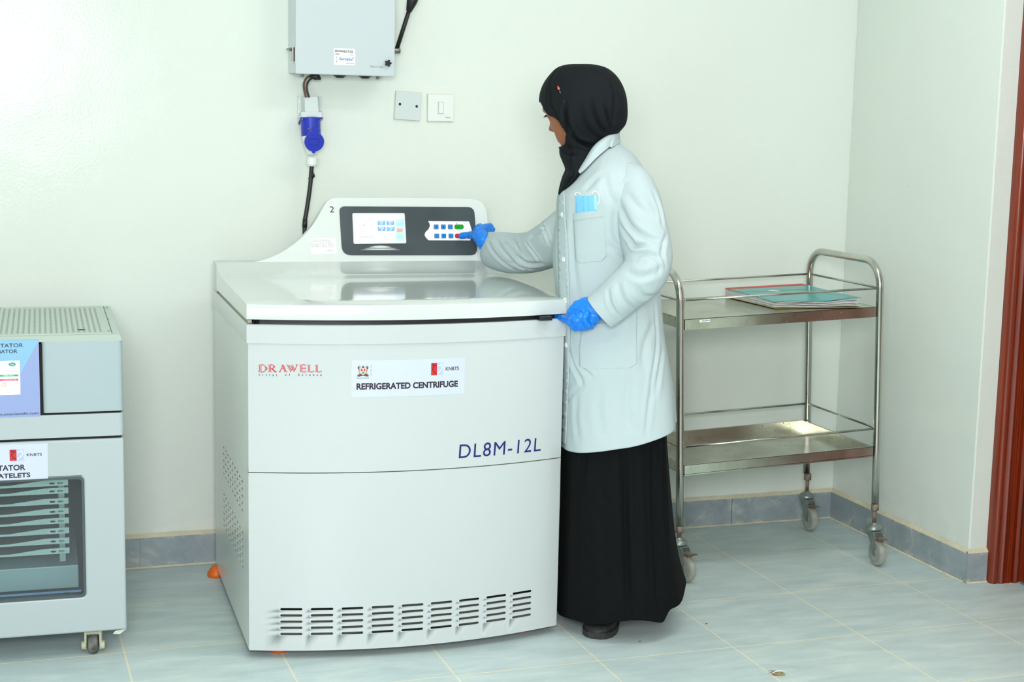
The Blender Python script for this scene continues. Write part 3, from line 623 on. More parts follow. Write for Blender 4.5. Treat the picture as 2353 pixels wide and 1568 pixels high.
# orange feet
for x, y, lab_ in ((-.005, .752, 'orange foot at the rear left corner'), (.085, .040, 'orange foot under the front left corner'), (W-.09, .05, None), (W-.03, .735, None)):
    b = B().lathe([(0, 0), (.024, 0), (.027, .004), (.0265, .012), (.019, .023), (.012, .033), (0, .034)], 24, lambda v: (x+v[0], y+v[1], v[2])); b.obj('foot', M_orange, cf, True, lab_)

# ================================================================== platelet incubator on the left
MCo, MCd = (-2.599, -.80, 0), -1.8
Lm = Fr(MCo, MCd); Wm, Dm = .70, .64
mc = empty('platelet_incubator', 'pale grey platelet agitator incubator cabinet with a glass door, cut by the left edge', 'incubator', MCo, MCd)
mf = lambda px, py: (Lm.at(px, py, 1, 0)[0], Lm.at(px, py, 1, 0)[2])
MT = lambda v: (v[0], -v[2], v[1])
def xbox(b, x0, x1, y0, y1, z0, z1, r=.012, n=5, bev=.003):
    """cabinet block with rounded vertical front corners"""
    P = [(x0, y1), (x0, y0+r)]+[(x0+r-r*math.cos(math.radians(90*k/n)), y0+r-r*math.sin(math.radians(90*k/n))) for k in range(1, n+1)]+[(x1-r+r*math.sin(math.radians(90*k/n)), y0+r-r*math.cos(math.radians(90*k/n))) for k in range(n+1)]+[(x1, y1)]
    b.prism(P, lambda v: (v[0], v[1], v[2]), z0, z1); return b
wx1_, wz1_ = -.102, .4915; wz0_ = .169; wx0_ = -Wm+.102
# lower carcass as walls around the chamber
b = B().box((-Wm, .04, .074), (-Wm+.03, Dm, .592)).box((-.03, .04, .074), (0, Dm, .592)).box((-Wm, .04, .074), (0, Dm, .13)).box((-Wm, .04, .53), (0, Dm, .592)).box((-Wm, Dm-.03, .074), (0, Dm, .592))
b.obj('carcass', M_mach, mc)
B().box((-Wm+.031, .05, .131), (-.031, Dm-.031, .135)).obj('chamber_floor', mat('chamber_metal', (150, 176, 176), .3, .5), mc)
B().box((-Wm+.0305, Dm-.036, .135), (-.0305, Dm-.0305, .529)).obj('chamber_back', mat('chamber_dark', (112, 124, 130), .6), mc)
# door with a window opening
hole = rrect(wx0_, wz0_, wx1_, wz1_, .012)
P = [(-Wm, .072), (0, .072), (0, .590), (-Wm, .590)]
b = B(); b.prism(P, MT, 0, -.034, [hole[::-1]]); dr = b.obj('door', M_mach, mc, 'auto')
mo = dr.modifiers.new('bevel', 'BEVEL'); mo.width = .006; mo.segments = 3; mo.limit_method = 'ANGLE'; mo.angle_limit = math.radians(60)
mg = thin_glass('incubator_door_glass', (.80, .87, .88, 1)); B().box((wx0_-.004, .012, wz0_-.004), (wx1_+.004, .016, wz1_+.004)).obj('glass_pane', mg, dr)
b = B(); b.prism(rrect(wx0_-.001, wz0_-.001, wx1_+.001, wz1_+.001, .013), MT, -.002, -.030, [rrect(wx0_+.006, wz0_+.006, wx1_-.006, wz1_-.006, .008)[::-1]]); b.obj('window_gasket', mat('dark_gasket', (70, 84, 88), .5), dr)
# agitator rack and its eight trays
rk = B().box((-.165, .10, .24), (-.15, .115, .50)).box((-.165, .45, .24), (-.15, .465, .50)).box((-Wm+.15, .10, .24), (-Wm+.165, .115, .50)).box((-Wm+.15, .45, .24), (-Wm+.165, .465, .50)).obj('agitator_rack', mat('rack_metal', (170, 190, 184), .4, .3), mc)
b = B().box((-Wm+.13, .085, .170), (-.118, .48, .232), .003); b.obj('agitator_base', mat('agitator_base_grey', (176, 200, 198), .35), mc)
M_traym = mat('perforated_tray_metal', (190, 204, 196), .3, .6)
ty = [1108, 1126, 1150, 1173, 1195, 1218, 1241, 1264]
for k, y in enumerate(ty):
    z = Lm.at(165, y, 1, .09)[2]; b = B(); x0, x1 = -Wm+.14, -.14
    hs = []; 
    for q in (0, 1, 17, 18):
        c = x0+.02+(x1-x0-.04)*q/18; hs.append([(c+.0055*math.cos(t)+(.002 if math.cos(t) > 0 else -.002), z-.001+.0027*math.sin(t)) for t in np.linspace(0, 6.2832, 9)[:-1]][::-1])
    b.prism([(x0, z-.008), (x1, z-.008), (x1, z+.008), (x1-.062, z+.0075), (x1-.085, z+.005), (x1-.15, z-.002), (x0+.15, z-.002), (x0+.085, z+.005), (x0+.062, z+.0075), (x0, z+.008)], lambda v: (v[0], .088-v[2], v[1]), 0, .0012, hs)
    b.box((x0, .088, z-.008), (x1, .46, z-.0068)); b.box((x0, .088, z-.008), (x0+.0012, .46, z+.006)); b.box((x1-.0012, .088, z-.008), (x1, .46, z+.006)); b.box((x0, .4588, z-.008), (x1, .46, z+.006))
    b.obj('tray', M_traym, mc)
# blue strip under the base with writing
q0 = mf(0, 1382); stx = B().box((-Wm+.12, .070, .148), (-.112, .0715, .168)).obj('base_strip', mat('blue_strip', (130, 190, 235), .5), mc)
b = B().lathe([(0, 0), (1, 0)], 24, lambda v: (-.150+.012*v[0], .0695-v[2], .158+.0065*v[1])); b.raw([], []); b.obj('strip_badge', M_green, stx)
text('strip_lettering', 'PLATELET AGITATOR', M_ink, stx, lambda v: (v[0], .0695-v[2], v[1]), -.44, .154, -.23, .162)
# waist band and head
xbox(B(), -Wm, 0, 0, Dm, .597, .6565).obj('waist_band', M_mach, mc, 'auto')
B().box((-Wm+.006, .006, .585), (-.006, Dm-.01, .86-.02)).obj('head_core', M_dark, mc)
b = B(); x0 = -.2002; xbox(b, -.199, 0, 0, Dm, .6625, .846); b.obj('head_door', mat('incubator_head_door', (163, 180, 183), .42), mc, 'auto', label='plain square door at the right of the head')
b = B(); xbox(b, -Wm, -.205, 0, Dm, .6555, .846); b.obj('head_panel', M_mach, mc, 'auto')
# bevelled top with perforated plate
b = B(); zt0, zt1 = .846, .857; R_ = [(-Wm, 0), (0, 0), (0, Dm), (-Wm, Dm)]; I_ = [(-Wm+.004, .03), (-.004, .03), (-.004, Dm-.004), (-Wm+.004, Dm-.004)]
vs = [(x, y, .846) for x, y in R_]+[(x, y, zt1) for x, y in I_]; b.raw(vs, [(0, 1, 5, 4), (1, 2, 6, 5), (2, 3, 7, 6), (3, 0, 4, 7), (4, 5, 6, 7), (3, 2, 1, 0)]); tp = b.obj('top_shell', M_machtop, mc)
px0, px1 = -Wm+.03, Lm.at(257, 766, 2, .859)[0]; 
b = B(); holes = []; cols_ = []
x = Lm.at(222, 712, 2, .859)[0]
xr = x-.008
def perf_plate():
    k = NT('perforated_top_plate'); tc = k.n('TexCoord'); sep = k.n('SeparateXYZ'); k.l(tc.outputs['Object'], sep.inputs[0])
    k.b.inputs['Base Color'].default_value = lin(192, 206, 197); k.b.inputs['Roughness'].default_value = .5; return k.m
B().box((px0, .052, .8572), (px1, .62, .8586)).obj('top_plate', perf_plate(), tp)
pl_ = bpy.data.objects['top_plate']
# slot perforations: dashes pressed in columns across the plate
Mperf = mat('perforation_dark', (132, 146, 138), .7)
b = B(); pit = .0138
for k in range(30):
    x = xr-pit*k*1.0
    if x < px0+.02: break
    for j in range(40):
        y = .075+.0128*j; b.raw([(x, y, .85875), (x+.0056, y, .85875), (x+.0056, y+.0055, .85875), (x, y+.0055, .85875)], [(0, 1, 2, 3)])
b.obj('vent_perforation', Mperf, tp)
q = Lm.at(187, 758, 2, .859); B().lathe([(0, .0001), (1, .0001), (1, 0)], 24, lambda v: (q[0]+.011*v[0], q[1]+.010*v[1], .8588+v[2]*3)).obj('knockout_hole', M_dark, tp)
for (a, c) in ((245, 708), (248, 733), (250, 761), (0, 709)):
    q = Lm.at(a, c, 2, .8588); B().lathe([(0, .0015), (.0025, .0013), (.0033, 0)], 12, lambda v: (q[0]+v[0], q[1]+v[1], .8587+v[2])).obj('screw', M_screw, tp, True)
b = B().box((px1, .052, .8571), (px1+.002, .62, .8574)); b.obj('plate_gap', M_dark, tp)
# control sticker
p0 = mf(93, 957); p1 = mf(92, 780); sk = B().prism([(-Wm+.205+.05, p0[1]), (p0[0], p0[1]), (p0[0], p1[1]), (-Wm+.255, p1[1])], MT, .0002, .0008).obj('control_sticker', mat('sticker_periwinkle', (142, 160, 206), .45), mc, label='blue control sticker with a small touch screen')
B().prism([(-Wm+.255, p1[1]), (-Wm+.255, mf(0, 868)[1]), mf(42, 868), mf(90, 781)], MT, .0009, .0012).obj('sticker_field', mat('sticker_sky', (132, 184, 214), .45), sk)
def mtext(s_, a, c, m_=M_ink, t=.0016, par=sk, nm='control_lettering', xl=None, **k):
    q0 = mf(*a); q1 = mf(*c); text(nm, s_, m_, par, MT, q0[0] if xl is None else xl, q0[1], q1[0], q1[1], thick=t, **k)
M_inkn = mat('dark_navy_ink', (30, 50, 84), .6)
def serif(o):
    return o
mtext('PLATELET AGITATOR', (0, 799), (53, 789), M_inkn, xl=mf(53, 800)[0]-.158, bold=.01)
mtext('INCUBATOR', (0, 812.5), (40, 803), M_inkn, xl=mf(40, 812)[0]-.082, bold=.01)
mtext('www.smscientific.com', (-20, 956), (89, 946.5), M_inkn, shear=.25, bold=.004)
s0 = mf(47, 906.5); s1 = mf(44.5, 829); B().prism([(-.40, s0[1]), (s0[0], s0[1]), (s0[0], s1[1]), (-.40, s1[1])], MT, .0013, .0016).obj('touch_screen', mat('touch_screen_lit', (240, 244, 255), .3, emit=.55), sk)
ts = bpy.data.objects['touch_screen']
def mrect(a, c, m_, nm, t=.0018, x0=None): q0 = mf(*a); q1 = mf(*c); B().prism([(x0 or q0[0], q0[1]), (q1[0], q0[1]), (q1[0], q1[1]), (x0 or q0[0], q1[1])], MT, t, t+.0002).obj(nm, m_, ts)
mrect((0, 866), (42, 860.5), mat('screen_green', (20, 160, 90), .4, emit=.2), 'screen_bar'); mrect((0, 876), (42, 870.5), mat('screen_pink', (232, 40, 100), .4, emit=.2), 'screen_bar')
mtext('AMBER HEAT', (6, 864.8), (32, 861.8), M_paper, .0022, ts, 'screen_text'); mtext('COMPRESSOR OFF', (4, 874.8), (38, 871.8), M_paper, .0022, ts, 'screen_text')
mtext('STOP', (20, 886), (37, 881.5), M_e4, .0022, ts, 'screen_text'); mtext('AM 11:18:11', (11, 897), (41, 893), M_e4, .0022, ts, 'screen_text'); mtext('16-06-2024', (13, 903.5), (39, 900), M_e4, .0022, ts, 'screen_text')
q = mf(10, 884); B().prism([(q[0]+.0055*math.cos(t), q[1]+.0055*math.sin(t)) for t in np.linspace(0, 6.283, 21)[:-1]], MT, .0018, .002, [[(q[0]+.003*math.cos(t), q[1]+.003*math.sin(t)) for t in np.linspace(0, 6.283, 21)[:-1]][::-1]]).obj('stop_symbol', M_e3, ts)
for q, m_, rx, rz, par, t in ((mf(28, 837.5), M_lblue, .0098, .0058, ts, .0018), (mf(28, 837.5), M_green, .008, .0045, ts, .0021)):
    B().prism([(q[0]+rx*math.cos(a), q[1]+rz*math.sin(a)) for a in np.linspace(0, 6.283, 25)[:-1]], MT, t, t+.0002).obj('oval_badge', m_, par)
q0 = mf(20, 839.5); q1 = mf(36, 835.5); text('oval_badge_text', 'Sm', M_paper, ts, MT, q0[0]+.004, q0[1], q1[0]-.004, q1[1], thick=.0026)
# paper name label
q0 = mf(110.5, 1100); q1 = mf(111, 1019); pl2 = B().prism([(-.50, q0[1]+.001), (q0[0], q0[1]), (q0[0]+.001, q1[1]), (-.50, q1[1]+.001)], MT, .0003, .0008).obj('name_label', M_bluepaper, mc, label='pale label reading AGITATOR, PLATELETS')
mtext('KNBTS', (61.5, 1049), (96, 1041), M_blackink, .0011, pl2, 'label_lettering', bold=.01)
mtext('AGITATOR', (0, 1083), (58, 1067.5), M_ink, .0011, pl2, 'label_lettering', xl=mf(58, 1083)[0]-.100, bold=.028)
mtext('PLATELETS', (0, 1100), (69.5, 1086), M_ink, .0011, pl2, 'label_lettering', xl=mf(69.5, 1100)[0]-.098, bold=.028)
q0 = mf(22.5, 1059.5); q1 = mf(54, 1032.5); knbts(MT, (q0[0], q0[1], q1[0], q1[1]), pl2, .0010)
# castors
M_castor = mat('cream_castor_housing', (196, 198, 172), .5, var=.15, vscale=30)
def castor(x, y, lab=None):
    e = B(); e.box((-.022, -.006, .052), (.022, .05, .072), .003)
    for s in (-1, 1):
        P = [(-.008, .028), (-.004, .068), (.05, .068), (.058, .05), (.03, .035), (.012, .014), (0, .010), (-.008, .016)]
        e.prism(P, lambda v, s=s: (s*(.0165)+v[2]*s, v[0]-.004, v[1]), 0, .0055)
        e.cyl((s*.0165, -.004+.0, .024), (s*.030, -.004, .024), .0115, n=18, bev=.002)
    e.box((.02, .01, .055), (.034, .04, .068), .004)
    h = e.obj('castor_housing', M_castor, mc, 'auto', lab); h.location = (x, y, 0); h.rotation_euler = (0, 0, math.radians(-6))
    w_ = B().lathe([(0, -.013), (.018, -.013), (.0245, -.0115), (.027, -.006), (.027, .006), (.0245, .0115), (.018, .013), (0, .013)], 32, lambda v: (v[2], v[0], v[1]+.027)).obj('wheel', mat('castor_tyre', (58, 60, 58), .6, var=.6, vscale=40, var2=(120, 122, 116)), h, 'auto')
    B().box((.024, .012, .064), (.034, .03, .071), .002).obj('brake_lever', mat('red_brake_lever', (200, 60, 24), .4), h)
castor(-.085, .042); castor(-Wm+.085, .042); castor(-.085, Dm-.09); castor(-Wm+.085, Dm-.09)
b = B(); b.raw([(-.03, -.002, .071), (0, .01, .071), (-.003, .02, .064), (-.018, .004, .060), (-.036, -.002, .064)], [(0, 1, 2, 3, 4)]); b.obj('peeling_film', M_whitepl, mc, label='scrap of white film peeling from the bottom corner')
# ================================================================== fuse box on the back wall
WB = lambda px, py, y=0.: WF.at(px, py, 1, y)
FX0, FX1, FZ0, FD = -2.019, -1.714, 1.556, .13
FZ1 = FZ0+.42
fb = empty('fuse_box', 'white metal fuse box on the back wall with a lever on its right side', 'fuse box', (FX0, 0, FZ0))
w_, h_ = FX1-FX0, FZ1-FZ0
B().box((.0, -FD+.012, .0), (w_, -.001, h_), .002).obj('box_body', M_box, fb)
dr = B().box((-.002, -FD-.003, -.003), (w_+.003, -FD+.011, h_+.003), .003).obj('box_door', M_box, fb)
FP = lambda px, py: (WB(px, py, -FD-.003)[0]-FX0, WB(px, py, -FD-.003)[2]-FZ0)
FTb = lambda v: (v[0], -FD-.003-v[2], v[1])
a = FP(767, 149); c = FP(816, 112.5); lb = B().prism(rrect(a[0], a[1], c[0], c[1], .002), FTb, .0002, .0006).obj('rating_label', M_paper, fb)
def ft(s_, a, c, m_, **k): p0 = FP(*a); p1 = FP(*c); text('label_lettering', s_, m_, lb, FTb, p0[0], p0[1], p1[0], p1[1], thick=.0009, **k)
ft('REWIRABLE FUSE', (769.5, 120), (811, 116.2), M_redink if 0 else M_ink, bold=.02); ft('100A', (769.5, 125.6), (780, 122.4), M_ink, bold=.01); ft('415V', (804.5, 124.6), (812, 122.4), M_ink); ft('50Hz', (804.5, 128), (812, 126), M_ink)
ft('Europlus', (780.5, 140.5), (810, 132.6), mat('logo_blue', (20, 110, 190), .5), bold=.02); ft('MADE IN INDIA', (794.5, 146.8), (813, 145), M_ink)
b = strokes([[FP(811.5, 131.5), FP(811.5, 135.5)], [FP(809.5, 133.5), FP(813.5, 133.5)]], FTb, .0009, .0007, .0011); b.obj('label_mark', mat('logo_blue_dark', (20, 90, 170), .5), lb)
b = strokes([[FP(773, 130), FP(773, 143)], [FP(771.8, 132), FP(773, 130), FP(774.2, 132)], [FP(771.8, 141), FP(773, 143), FP(774.2, 141)]], FTb, .0006, .0007, .0010); b.obj('label_mark', M_ink, lb)
p0 = FP(850.5, 155); p1 = FP(880, 151.2); text('door_lettering', 'Made in India', M_greyink, dr, FTb, p0[0], p0[1], p1[0], p1[1])
# star knob
k0 = FP(890, 145.5); P = [(k0[0]+(.0088+.0022*math.cos(5*t))*math.cos(t), k0[1]+(.0088+.0022*math.cos(5*t))*math.sin(t)) for t in np.linspace(0, 6.2832, 41)[:-1]]
kn = B(); kn.prism(P, FTb, .004, .014); kn.cyl(FTb((k0[0], k0[1], 0)), FTb((k0[0], k0[1], .005)), .005); kn = kn.obj('star_knob', M_black, fb, 'auto')
# hinge on the left side, small feet below, switch lever on the right
hz = WB(660, 118, -.1)[2]-FZ0
b = B().cyl((-.006, -FD+.02, hz-.03), (-.006, -FD+.02, hz+.012), .004).box((-.0025, -FD+.004, hz-.036), (-.0003, -FD+.03, hz+.014)).cyl((-.016, -FD+.03, hz+.006), (.0, -FD+.03, hz+.006), .006, n=6).cyl((-.024, -FD+.03, hz+.006), (-.01, -FD+.03, hz+.006), .003); b.obj('door_hinge', M_screw, fb, 'auto')
for px in (694, 868): x = WB(px, 170, -.05)[0]-FX0; B().cyl((x, -.05, -.010), (x, -.05, 0), .006, n=6).obj('bolt', M_screw, fb)
for px in (781, 839):
    x = WB(px, 170, -.07)[0]-FX0; B().lathe([(0, -.010), (.012, -.010), (.014, -.007), (.018, -.005), (.021, -.002), (.021, 0)], 24, lambda v: (x+v[0], -.07+v[1], v[2])).obj('cable_grommet', M_black, fb, 'auto')
l0 = WB(908, 112, -.075); l1 = WB(936, 20, -.075); l0 = np.array([w_+.024, -.075, l0[2]-FZ0]); l1 = np.array([l1[0]-FX0, -.105, l1[2]-FZ0]); d = l1-l0
lv = B().cyl(tuple(l0), tuple(l1), .0068, n=16).obj('switch_lever', M_black, fb, True)
dn = d/np.linalg.norm(d); kb = B(); q_ = Vector(dn).to_track_quat('Z', 'Y'); kb.lathe([(0, -.012), (.009, -.010), (.016, .018), (.0175, .03), (.014, .042), (0, .047)], 24, lambda v: Vector(l1)+q_@Vector(v)); kb.obj('lever_knob', M_black, lv, True)
B().cyl((w_, -.075, l0[2]-.006), (w_+.034, -.075, l0[2]-.006), .010, n=20, bev=.001).obj('lever_pivot', M_screw, fb, True)
# wires, wall socket, plug and supply cable
def W3(px, py, y): return tuple(WB(px, py, y))
def pathpx(L_, y): return [tuple(v) for v in cat([np.array(W3(a, c, y)) for a, c in L_], 6)]
# taped cable end
t_ = B().tube([W3(722, 170, -.06), W3(728, 177, -.065), W3(735, 179, -.072)], [.011, .012, .004], 10).tube([W3(714, 174, -.06), W3(724, 176, -.065), W3(737, 182, -.07)], [.008, .010, .003], 10).obj('taped_wire_end', M_black, None, True)
t_['label'] = 'bunch of black electrical tape under the fuse box where the wires come out'; t_['category'] = 'tape'
t_ = B().tube(pathpx([(720, 172), (706, 178), (699, 190), (698.5, 203), (703, 224)], -.055), .0034, 10).obj('brown_wire', M_brown, None, True); t_['label'] = 'brown wire curving from the fuse box into the wall socket'; t_['category'] = 'wire'
t_ = B().tube(pathpx([(724, 175), (711, 184), (705, 196), (705.5, 208), (710, 224)], -.062), .0034, 10).obj('black_wire', M_black, None, True); t_['label'] = 'black wire beside the brown one, entering the wall socket'; t_['category'] = 'wire'
sk_ = empty('industrial_socket', 'grey and royal blue industrial wall socket under the fuse box', 'socket', (-1.965, 0, 1.36))
SX = lambda px, py, y: tuple(np.array(WB(px, py, y))-np.array([-1.965, 0, 1.36]))
def hull(ptsA, yA, ptsB, yB, nm, m_, par=sk_, bev=.002):
    b = B(); A = [SX(a, c, yA) for a, c in ptsA]; C_ = [SX(a, c, yB) for a, c in ptsB]; n = len(A); b.raw(A+C_, [list(range(n)), [n+k for k in range(n)][::-1]]+[[k, (k+1) % n, n+(k+1) % n, n+k] for k in range(n)])
    o = b.obj(nm, m_, par); mo = o.modifiers.new('bevel', 'BEVEL'); mo.width = bev; mo.segments = 2; return o
s0 = SX(683, 284, -.001); s1 = SX(735, 222, -.001)
B().box((s0[0], -.006, s0[2]), (s1[0]+.004, -.001, s1[2]), .001).obj('mounting_plate', M_boxin, sk_)
hull([(692, 262), (735, 262), (733, 222), (692, 222)], -.006, [(701, 262), (733, 262), (730, 222), (700, 222)], -.055, 'housing', M_boxin)
hull([(686, 272), (740, 272), (740, 256), (688, 256)], -.006, [(692, 270), (741, 270), (740.5, 258), (692, 257)], -.062, 'collar', M_boxin)
# slanting blue flange and barrel
hull([(684, 284), (736, 276), (736, 272), (686, 280)], -.006, [(691, 272.5), (742, 274), (742, 270.5), (692, 269)], -.066, 'flange', M_blue, bev=.001)
c0 = np.array(SX(713, 272, -.042)); c1 = np.array(SX(715, 313, -.052))
bl = B().cyl(tuple(c0), tuple(c1), .0305, .0305, n=32, bev=.002).obj('barrel', M_blue, sk_, 'auto')
lidc = np.array(SX(722, 326, -.105)); lx, lz = np.array([1, 0, 0.]), np.array([0, -.25, .97]); ln = np.array([0, -.97, -.25])
LT = lambda v: tuple(lidc+lx*v[0]+lz*v[1]+ln*v[2])
P = [(.0305*math.cos(t), .0305*math.sin(t)) for t in np.linspace(math.radians(-80), math.radians(70), 18)]+[(.011, .030), (.011, .044), (-.011, .044), (-.011, .030)]+[(.0305*math.cos(t), .0305*math.sin(t)) for t in np.linspace(math.radians(110), math.radians(260), 18)]+[(-.005, -.034), (0, -.037), (.005, -.034)]
fl = B(); fl.prism(P, LT, -.004, .003); fl = fl.obj('flap_cover', M_blue, sk_, 'auto', 'round blue flap hanging in front of the plug')
b = B(); b.prism([(-.015, -.011), (.014, -.011), (.014, .010), (-.015, .010)], LT, .0031, .0038, [[(-.0135, -.0095), (-.0135, .0085), (.0125, .0085), (.0125, -.0095)]]); b.obj('flap_mark', mat('deep_blue_line', (22, 36, 140), .4), fl)
for px, py in ((695, 274), (737, 275), (687, 284.5)): q = SX(px, py, -.067 if py < 280 else -.02); B().lathe([(0, -.002), (.0028, -.0015), (.0032, .001)], 12, lambda v: (q[0]+v[0], q[1]+v[2], q[2]+v[1])).obj('screw', M_screw, sk_, True)
for px, py in ((687.5, 233.5), (687.5, 257)): q = SX(px, py, -.0065); B().lathe([(0, -.002), (.003, -.0015), (.0035, .001)], 12, lambda v: (q[0]+v[0], q[1]+v[2], q[2]+v[1])).obj('screw', M_paper, sk_, True)
for px in (709, 731): q = SX(px, 296.5, -.082); B().lathe([(0, -.002), (.0022, -.0015), (.0028, .001)], 12, lambda v: (q[0]+v[0], q[1]+v[2], q[2]+v[1])).obj('hinge_pin', M_screw, bl, True)
pg = empty('industrial_plug', 'white industrial plug pushed into the blue wall socket, cable below', 'plug', (-1.965, 0, 1.36))
a0, a1, a2, a3 = [np.array(SX(*q)) for q in ((714, 312, -.053), (717, 356, -.058), (717, 361, -.058), (716.5, 384, -.058))]
B().cyl(tuple(a0), tuple(a1), .0285, .0165, n=28, bev=.003).obj('plug_body', M_whitepl, pg, True)
b = B(); R9 = [(0, 0), (.0155, 0), (.0175, .003), (.0175, .022), (.014, .028), (.008, .029)]; q_ = Vector(a3-a2).to_track_quat('Z', 'Y'); b.lathe(R9, 10, lambda v: Vector(a2)+q_@Vector(v)); b.obj('gland_nut', M_whitepl, pg)
cab = pathpx([(716.5, 382), (715.5, 392), (713.5, 420), (709, 455), (703.5, 490), (700.5, 506)], -.056)+[W3(700, 523, -.06), W3(700, 560, -.062), (WB(700, 600, -.045)[0], -.02, .6), (WB(700, 600, -.045)[0], -.02, .15)]
cb = B().tube(cab, .0068, 12).obj('power_cable', M_cable, None, True); cb['label'] = 'black power cable running from the white plug down behind the centrifuge'; cb['category'] = 'cable'
b = B().tube([W3(717, 396, -.064), W3(719, 400, -.068), W3(720.5, 405, -.066), W3(718, 410, -.063)], [.003, .005, .005, .002], 8).tube([W3(712, 408, -.05), W3(708.5, 411, -.048)], [.002, .0015], 6); b.obj('cable_tie', M_black, cb, True)
B().tube([W3(701, 505, -.058), W3(700, 523, -.060)], .0078, 12).obj('cable_sleeve', M_black, cb, True)
# blanking plate and light switch
def plate(name, lab, cat_, quad, th=.009):
    P = [WB(*q, -th) for q in quad]; c = np.mean(P, 0); e = empty(name, lab, cat_, (c[0], 0, c[2]))
    pts = [(p_[0]-c[0], p_[2]-c[2]) for p_ in P]
    b = B(); b.prism(roundpoly(pts, .002, 3), lambda v: (v[0], -v[2], v[1]), .0005, th); o = b.obj('face_plate', M_boxin if 'switch' not in name else M_whitepl, e); mo = o.modifiers.new('bevel', 'BEVEL'); mo.width = .002; mo.segments = 2; mo.limit_method = 'ANGLE'
    b = B(); P2 = [(x*1.035, y*1.035) for x, y in pts]; b.prism(P2, lambda v: (v[0], -v[2], v[1]), .0002, .0035); b.obj('sealant_edge', M_putty, e); return e, c, pts
e, c, pts = plate('blanking_plate', 'tilted pale grey blank wall plate with two dark screws', 'wall plate', [(906.5, 273), (965, 277.5), (969, 214), (911, 209.5)])
for px, py in ((919, 239.5), (957.5, 244.5)):
    q = WB(px, py, -.009)-np.array([c[0], 0, c[2]]); B().lathe([(0, -.0012), (.0026, -.001), (.0044, 0), (.0044, .0015)], 16, lambda v: (q[0]+v[0], q[1]+v[2], q[2]+v[1])).obj('screw', M_black, e, True)
e, c, pts = plate('light_switch', 'square white light switch with one rocker, right of the blank plate', 'light switch', [(983.5, 278), (1042, 279), (1042, 217.5), (984, 216.5)])
q0 = WB(1007, 261, -.009)-c; q1 = WB(1019, 235, -.009)-c; b = B(); b.prism([(q0[0], q0[2]), (q1[0], q0[2]), (q1[0], q1[2]), (q0[0], q1[2])], lambda v: (v[0], -v[2], v[1]), .0095, .0105); b.box((q0[0]+.0008, -.0135, q0[2]+.0008), (q1[0]-.0008, -.0104, q1[2]-.0008), .001); b.obj('rocker', M_whitepl, e)
B().prism([(q0[0]-.0008, q0[2]-.0008), (q1[0]+.0008, q0[2]-.0008), (q1[0]+.0008, q1[2]+.0008), (q0[0]-.0008, q1[2]+.0008)], lambda v: (v[0], -v[2], v[1]), .0091, .0096).obj('rocker_gap', M_greyink, e)
for px in (992, 1034): q = WB(px, 248, -.009)-c; B().lathe([(0, -.001), (.0036, -.001), (.0038, .001)], 16, lambda v: (q[0]+v[0], q[1]+v[2], q[2]+v[1])).obj('screw_cap', M_paper, e, True)
q0 = WB(1023, 271.5, -.009)-c; q1 = WB(1035, 269, -.009)-c; text('switch_lettering', 'TRONIC', M_ink, e, lambda v: (v[0], -.0092-v[2], v[1]), q0[0], q0[2], q1[0], q1[2])

# ================================================================== instrument trolley
TH = math.radians(2.2); OX, OZ = -.881, .168
def TW(a, y, c): return (OX+a*math.cos(TH)-c*math.sin(TH), y, OZ+a*math.sin(TH)+c*math.cos(TH))
tr = empty('instrument_trolley', 'stainless steel two-shelf trolley on four swivel castors in the corner', 'trolley', (-.53, -.32, 0))
TL = lambda a, y, c: tuple(np.array(TW(a, y, c))-np.array([-.53, -.32, 0]))
TWd, YFr, YBk = .708, -.555, -.105; RT = .0122
def tz(px, py, y=YFr):                                          # photo point on the trolley's front face -> (a, c)
    p = WB(px, py, y); dx, dz = p[0]-OX, p[2]-OZ; return dx*math.cos(TH)+dz*math.sin(TH), -dx*math.sin(TH)+dz*math.cos(TH)
ctop = .806; lowc = tz(2007, 1052)[1]; lowt = tz(2007, 1029)[1]; upc = (tz(2013, 731)[1]+tz(1572, 756)[1])/2; upt = upc+.033; lowc = (lowc+tz(1571, 1091)[1])/2; lowt = lowc+.034
r1 = (tz(2012, 665)[1]+tz(1572, 688)[1])/2; r2 = (tz(2010, 988)[1]+tz(1571, 1025)[1])/2
for a, lb_ in ((0, 'left tubular end frame'), (TWd, 'right tubular end frame')):
    rb = .085; pts = [TL(a, YFr, 0.004)]+[TL(a, YFr, .2), TL(a, YFr, .5), TL(a, YFr, ctop-rb)]
    pts += [TL(a, YFr+rb-rb*math.cos(math.radians(t)), ctop-rb+rb*math.sin(math.radians(t))) for t in range(10, 91, 10)]
    pts += [TL(a, YBk-rb+rb*math.sin(math.radians(t)), ctop-rb+rb*math.cos(math.radians(t))) for t in range(0, 91, 10)]+[TL(a, YBk, .5), TL(a, YBk, .2), TL(a, YBk, .004)]
    B().tube(pts, RT, 20).obj('end_frame', M_steel, tr, True, lb_)
def tray(cb_, ct, nm, lab_, dp=.030):
    b = B(); x0, x1, y0, y1 = RT+.001, TWd-RT-.001, YFr-.004, YBk+.004; t = .0012; fl_ = ct-dp
    for (A, C_) in (((x0, y0, cb_), (x1, y0+t, ct)), ((x0, y1-t, cb_), (x1, y1, ct)), ((x0, y0, cb_), (x0+t, y1, ct)), ((x1-t, y0, cb_), (x1, y1, ct)), ((x0, y0, fl_), (x1, y1, fl_+t)),
                     ((x0, y0, ct-t), (x1, y0+.008, ct)), ((x0, y1-.008, ct-t), (x1, y1, ct)), ((x0, y0, ct-t), (x0+.008, y1, ct)), ((x1-.008, y0, ct-t), (x1, y1, ct))): b.box(A, C_)
    for v in b.bm.verts: v.co = Vector(TL(v.co.x, v.co.y, v.co.z))
    return b.obj(nm, M_tray, tr, label=lab_), fl_+t
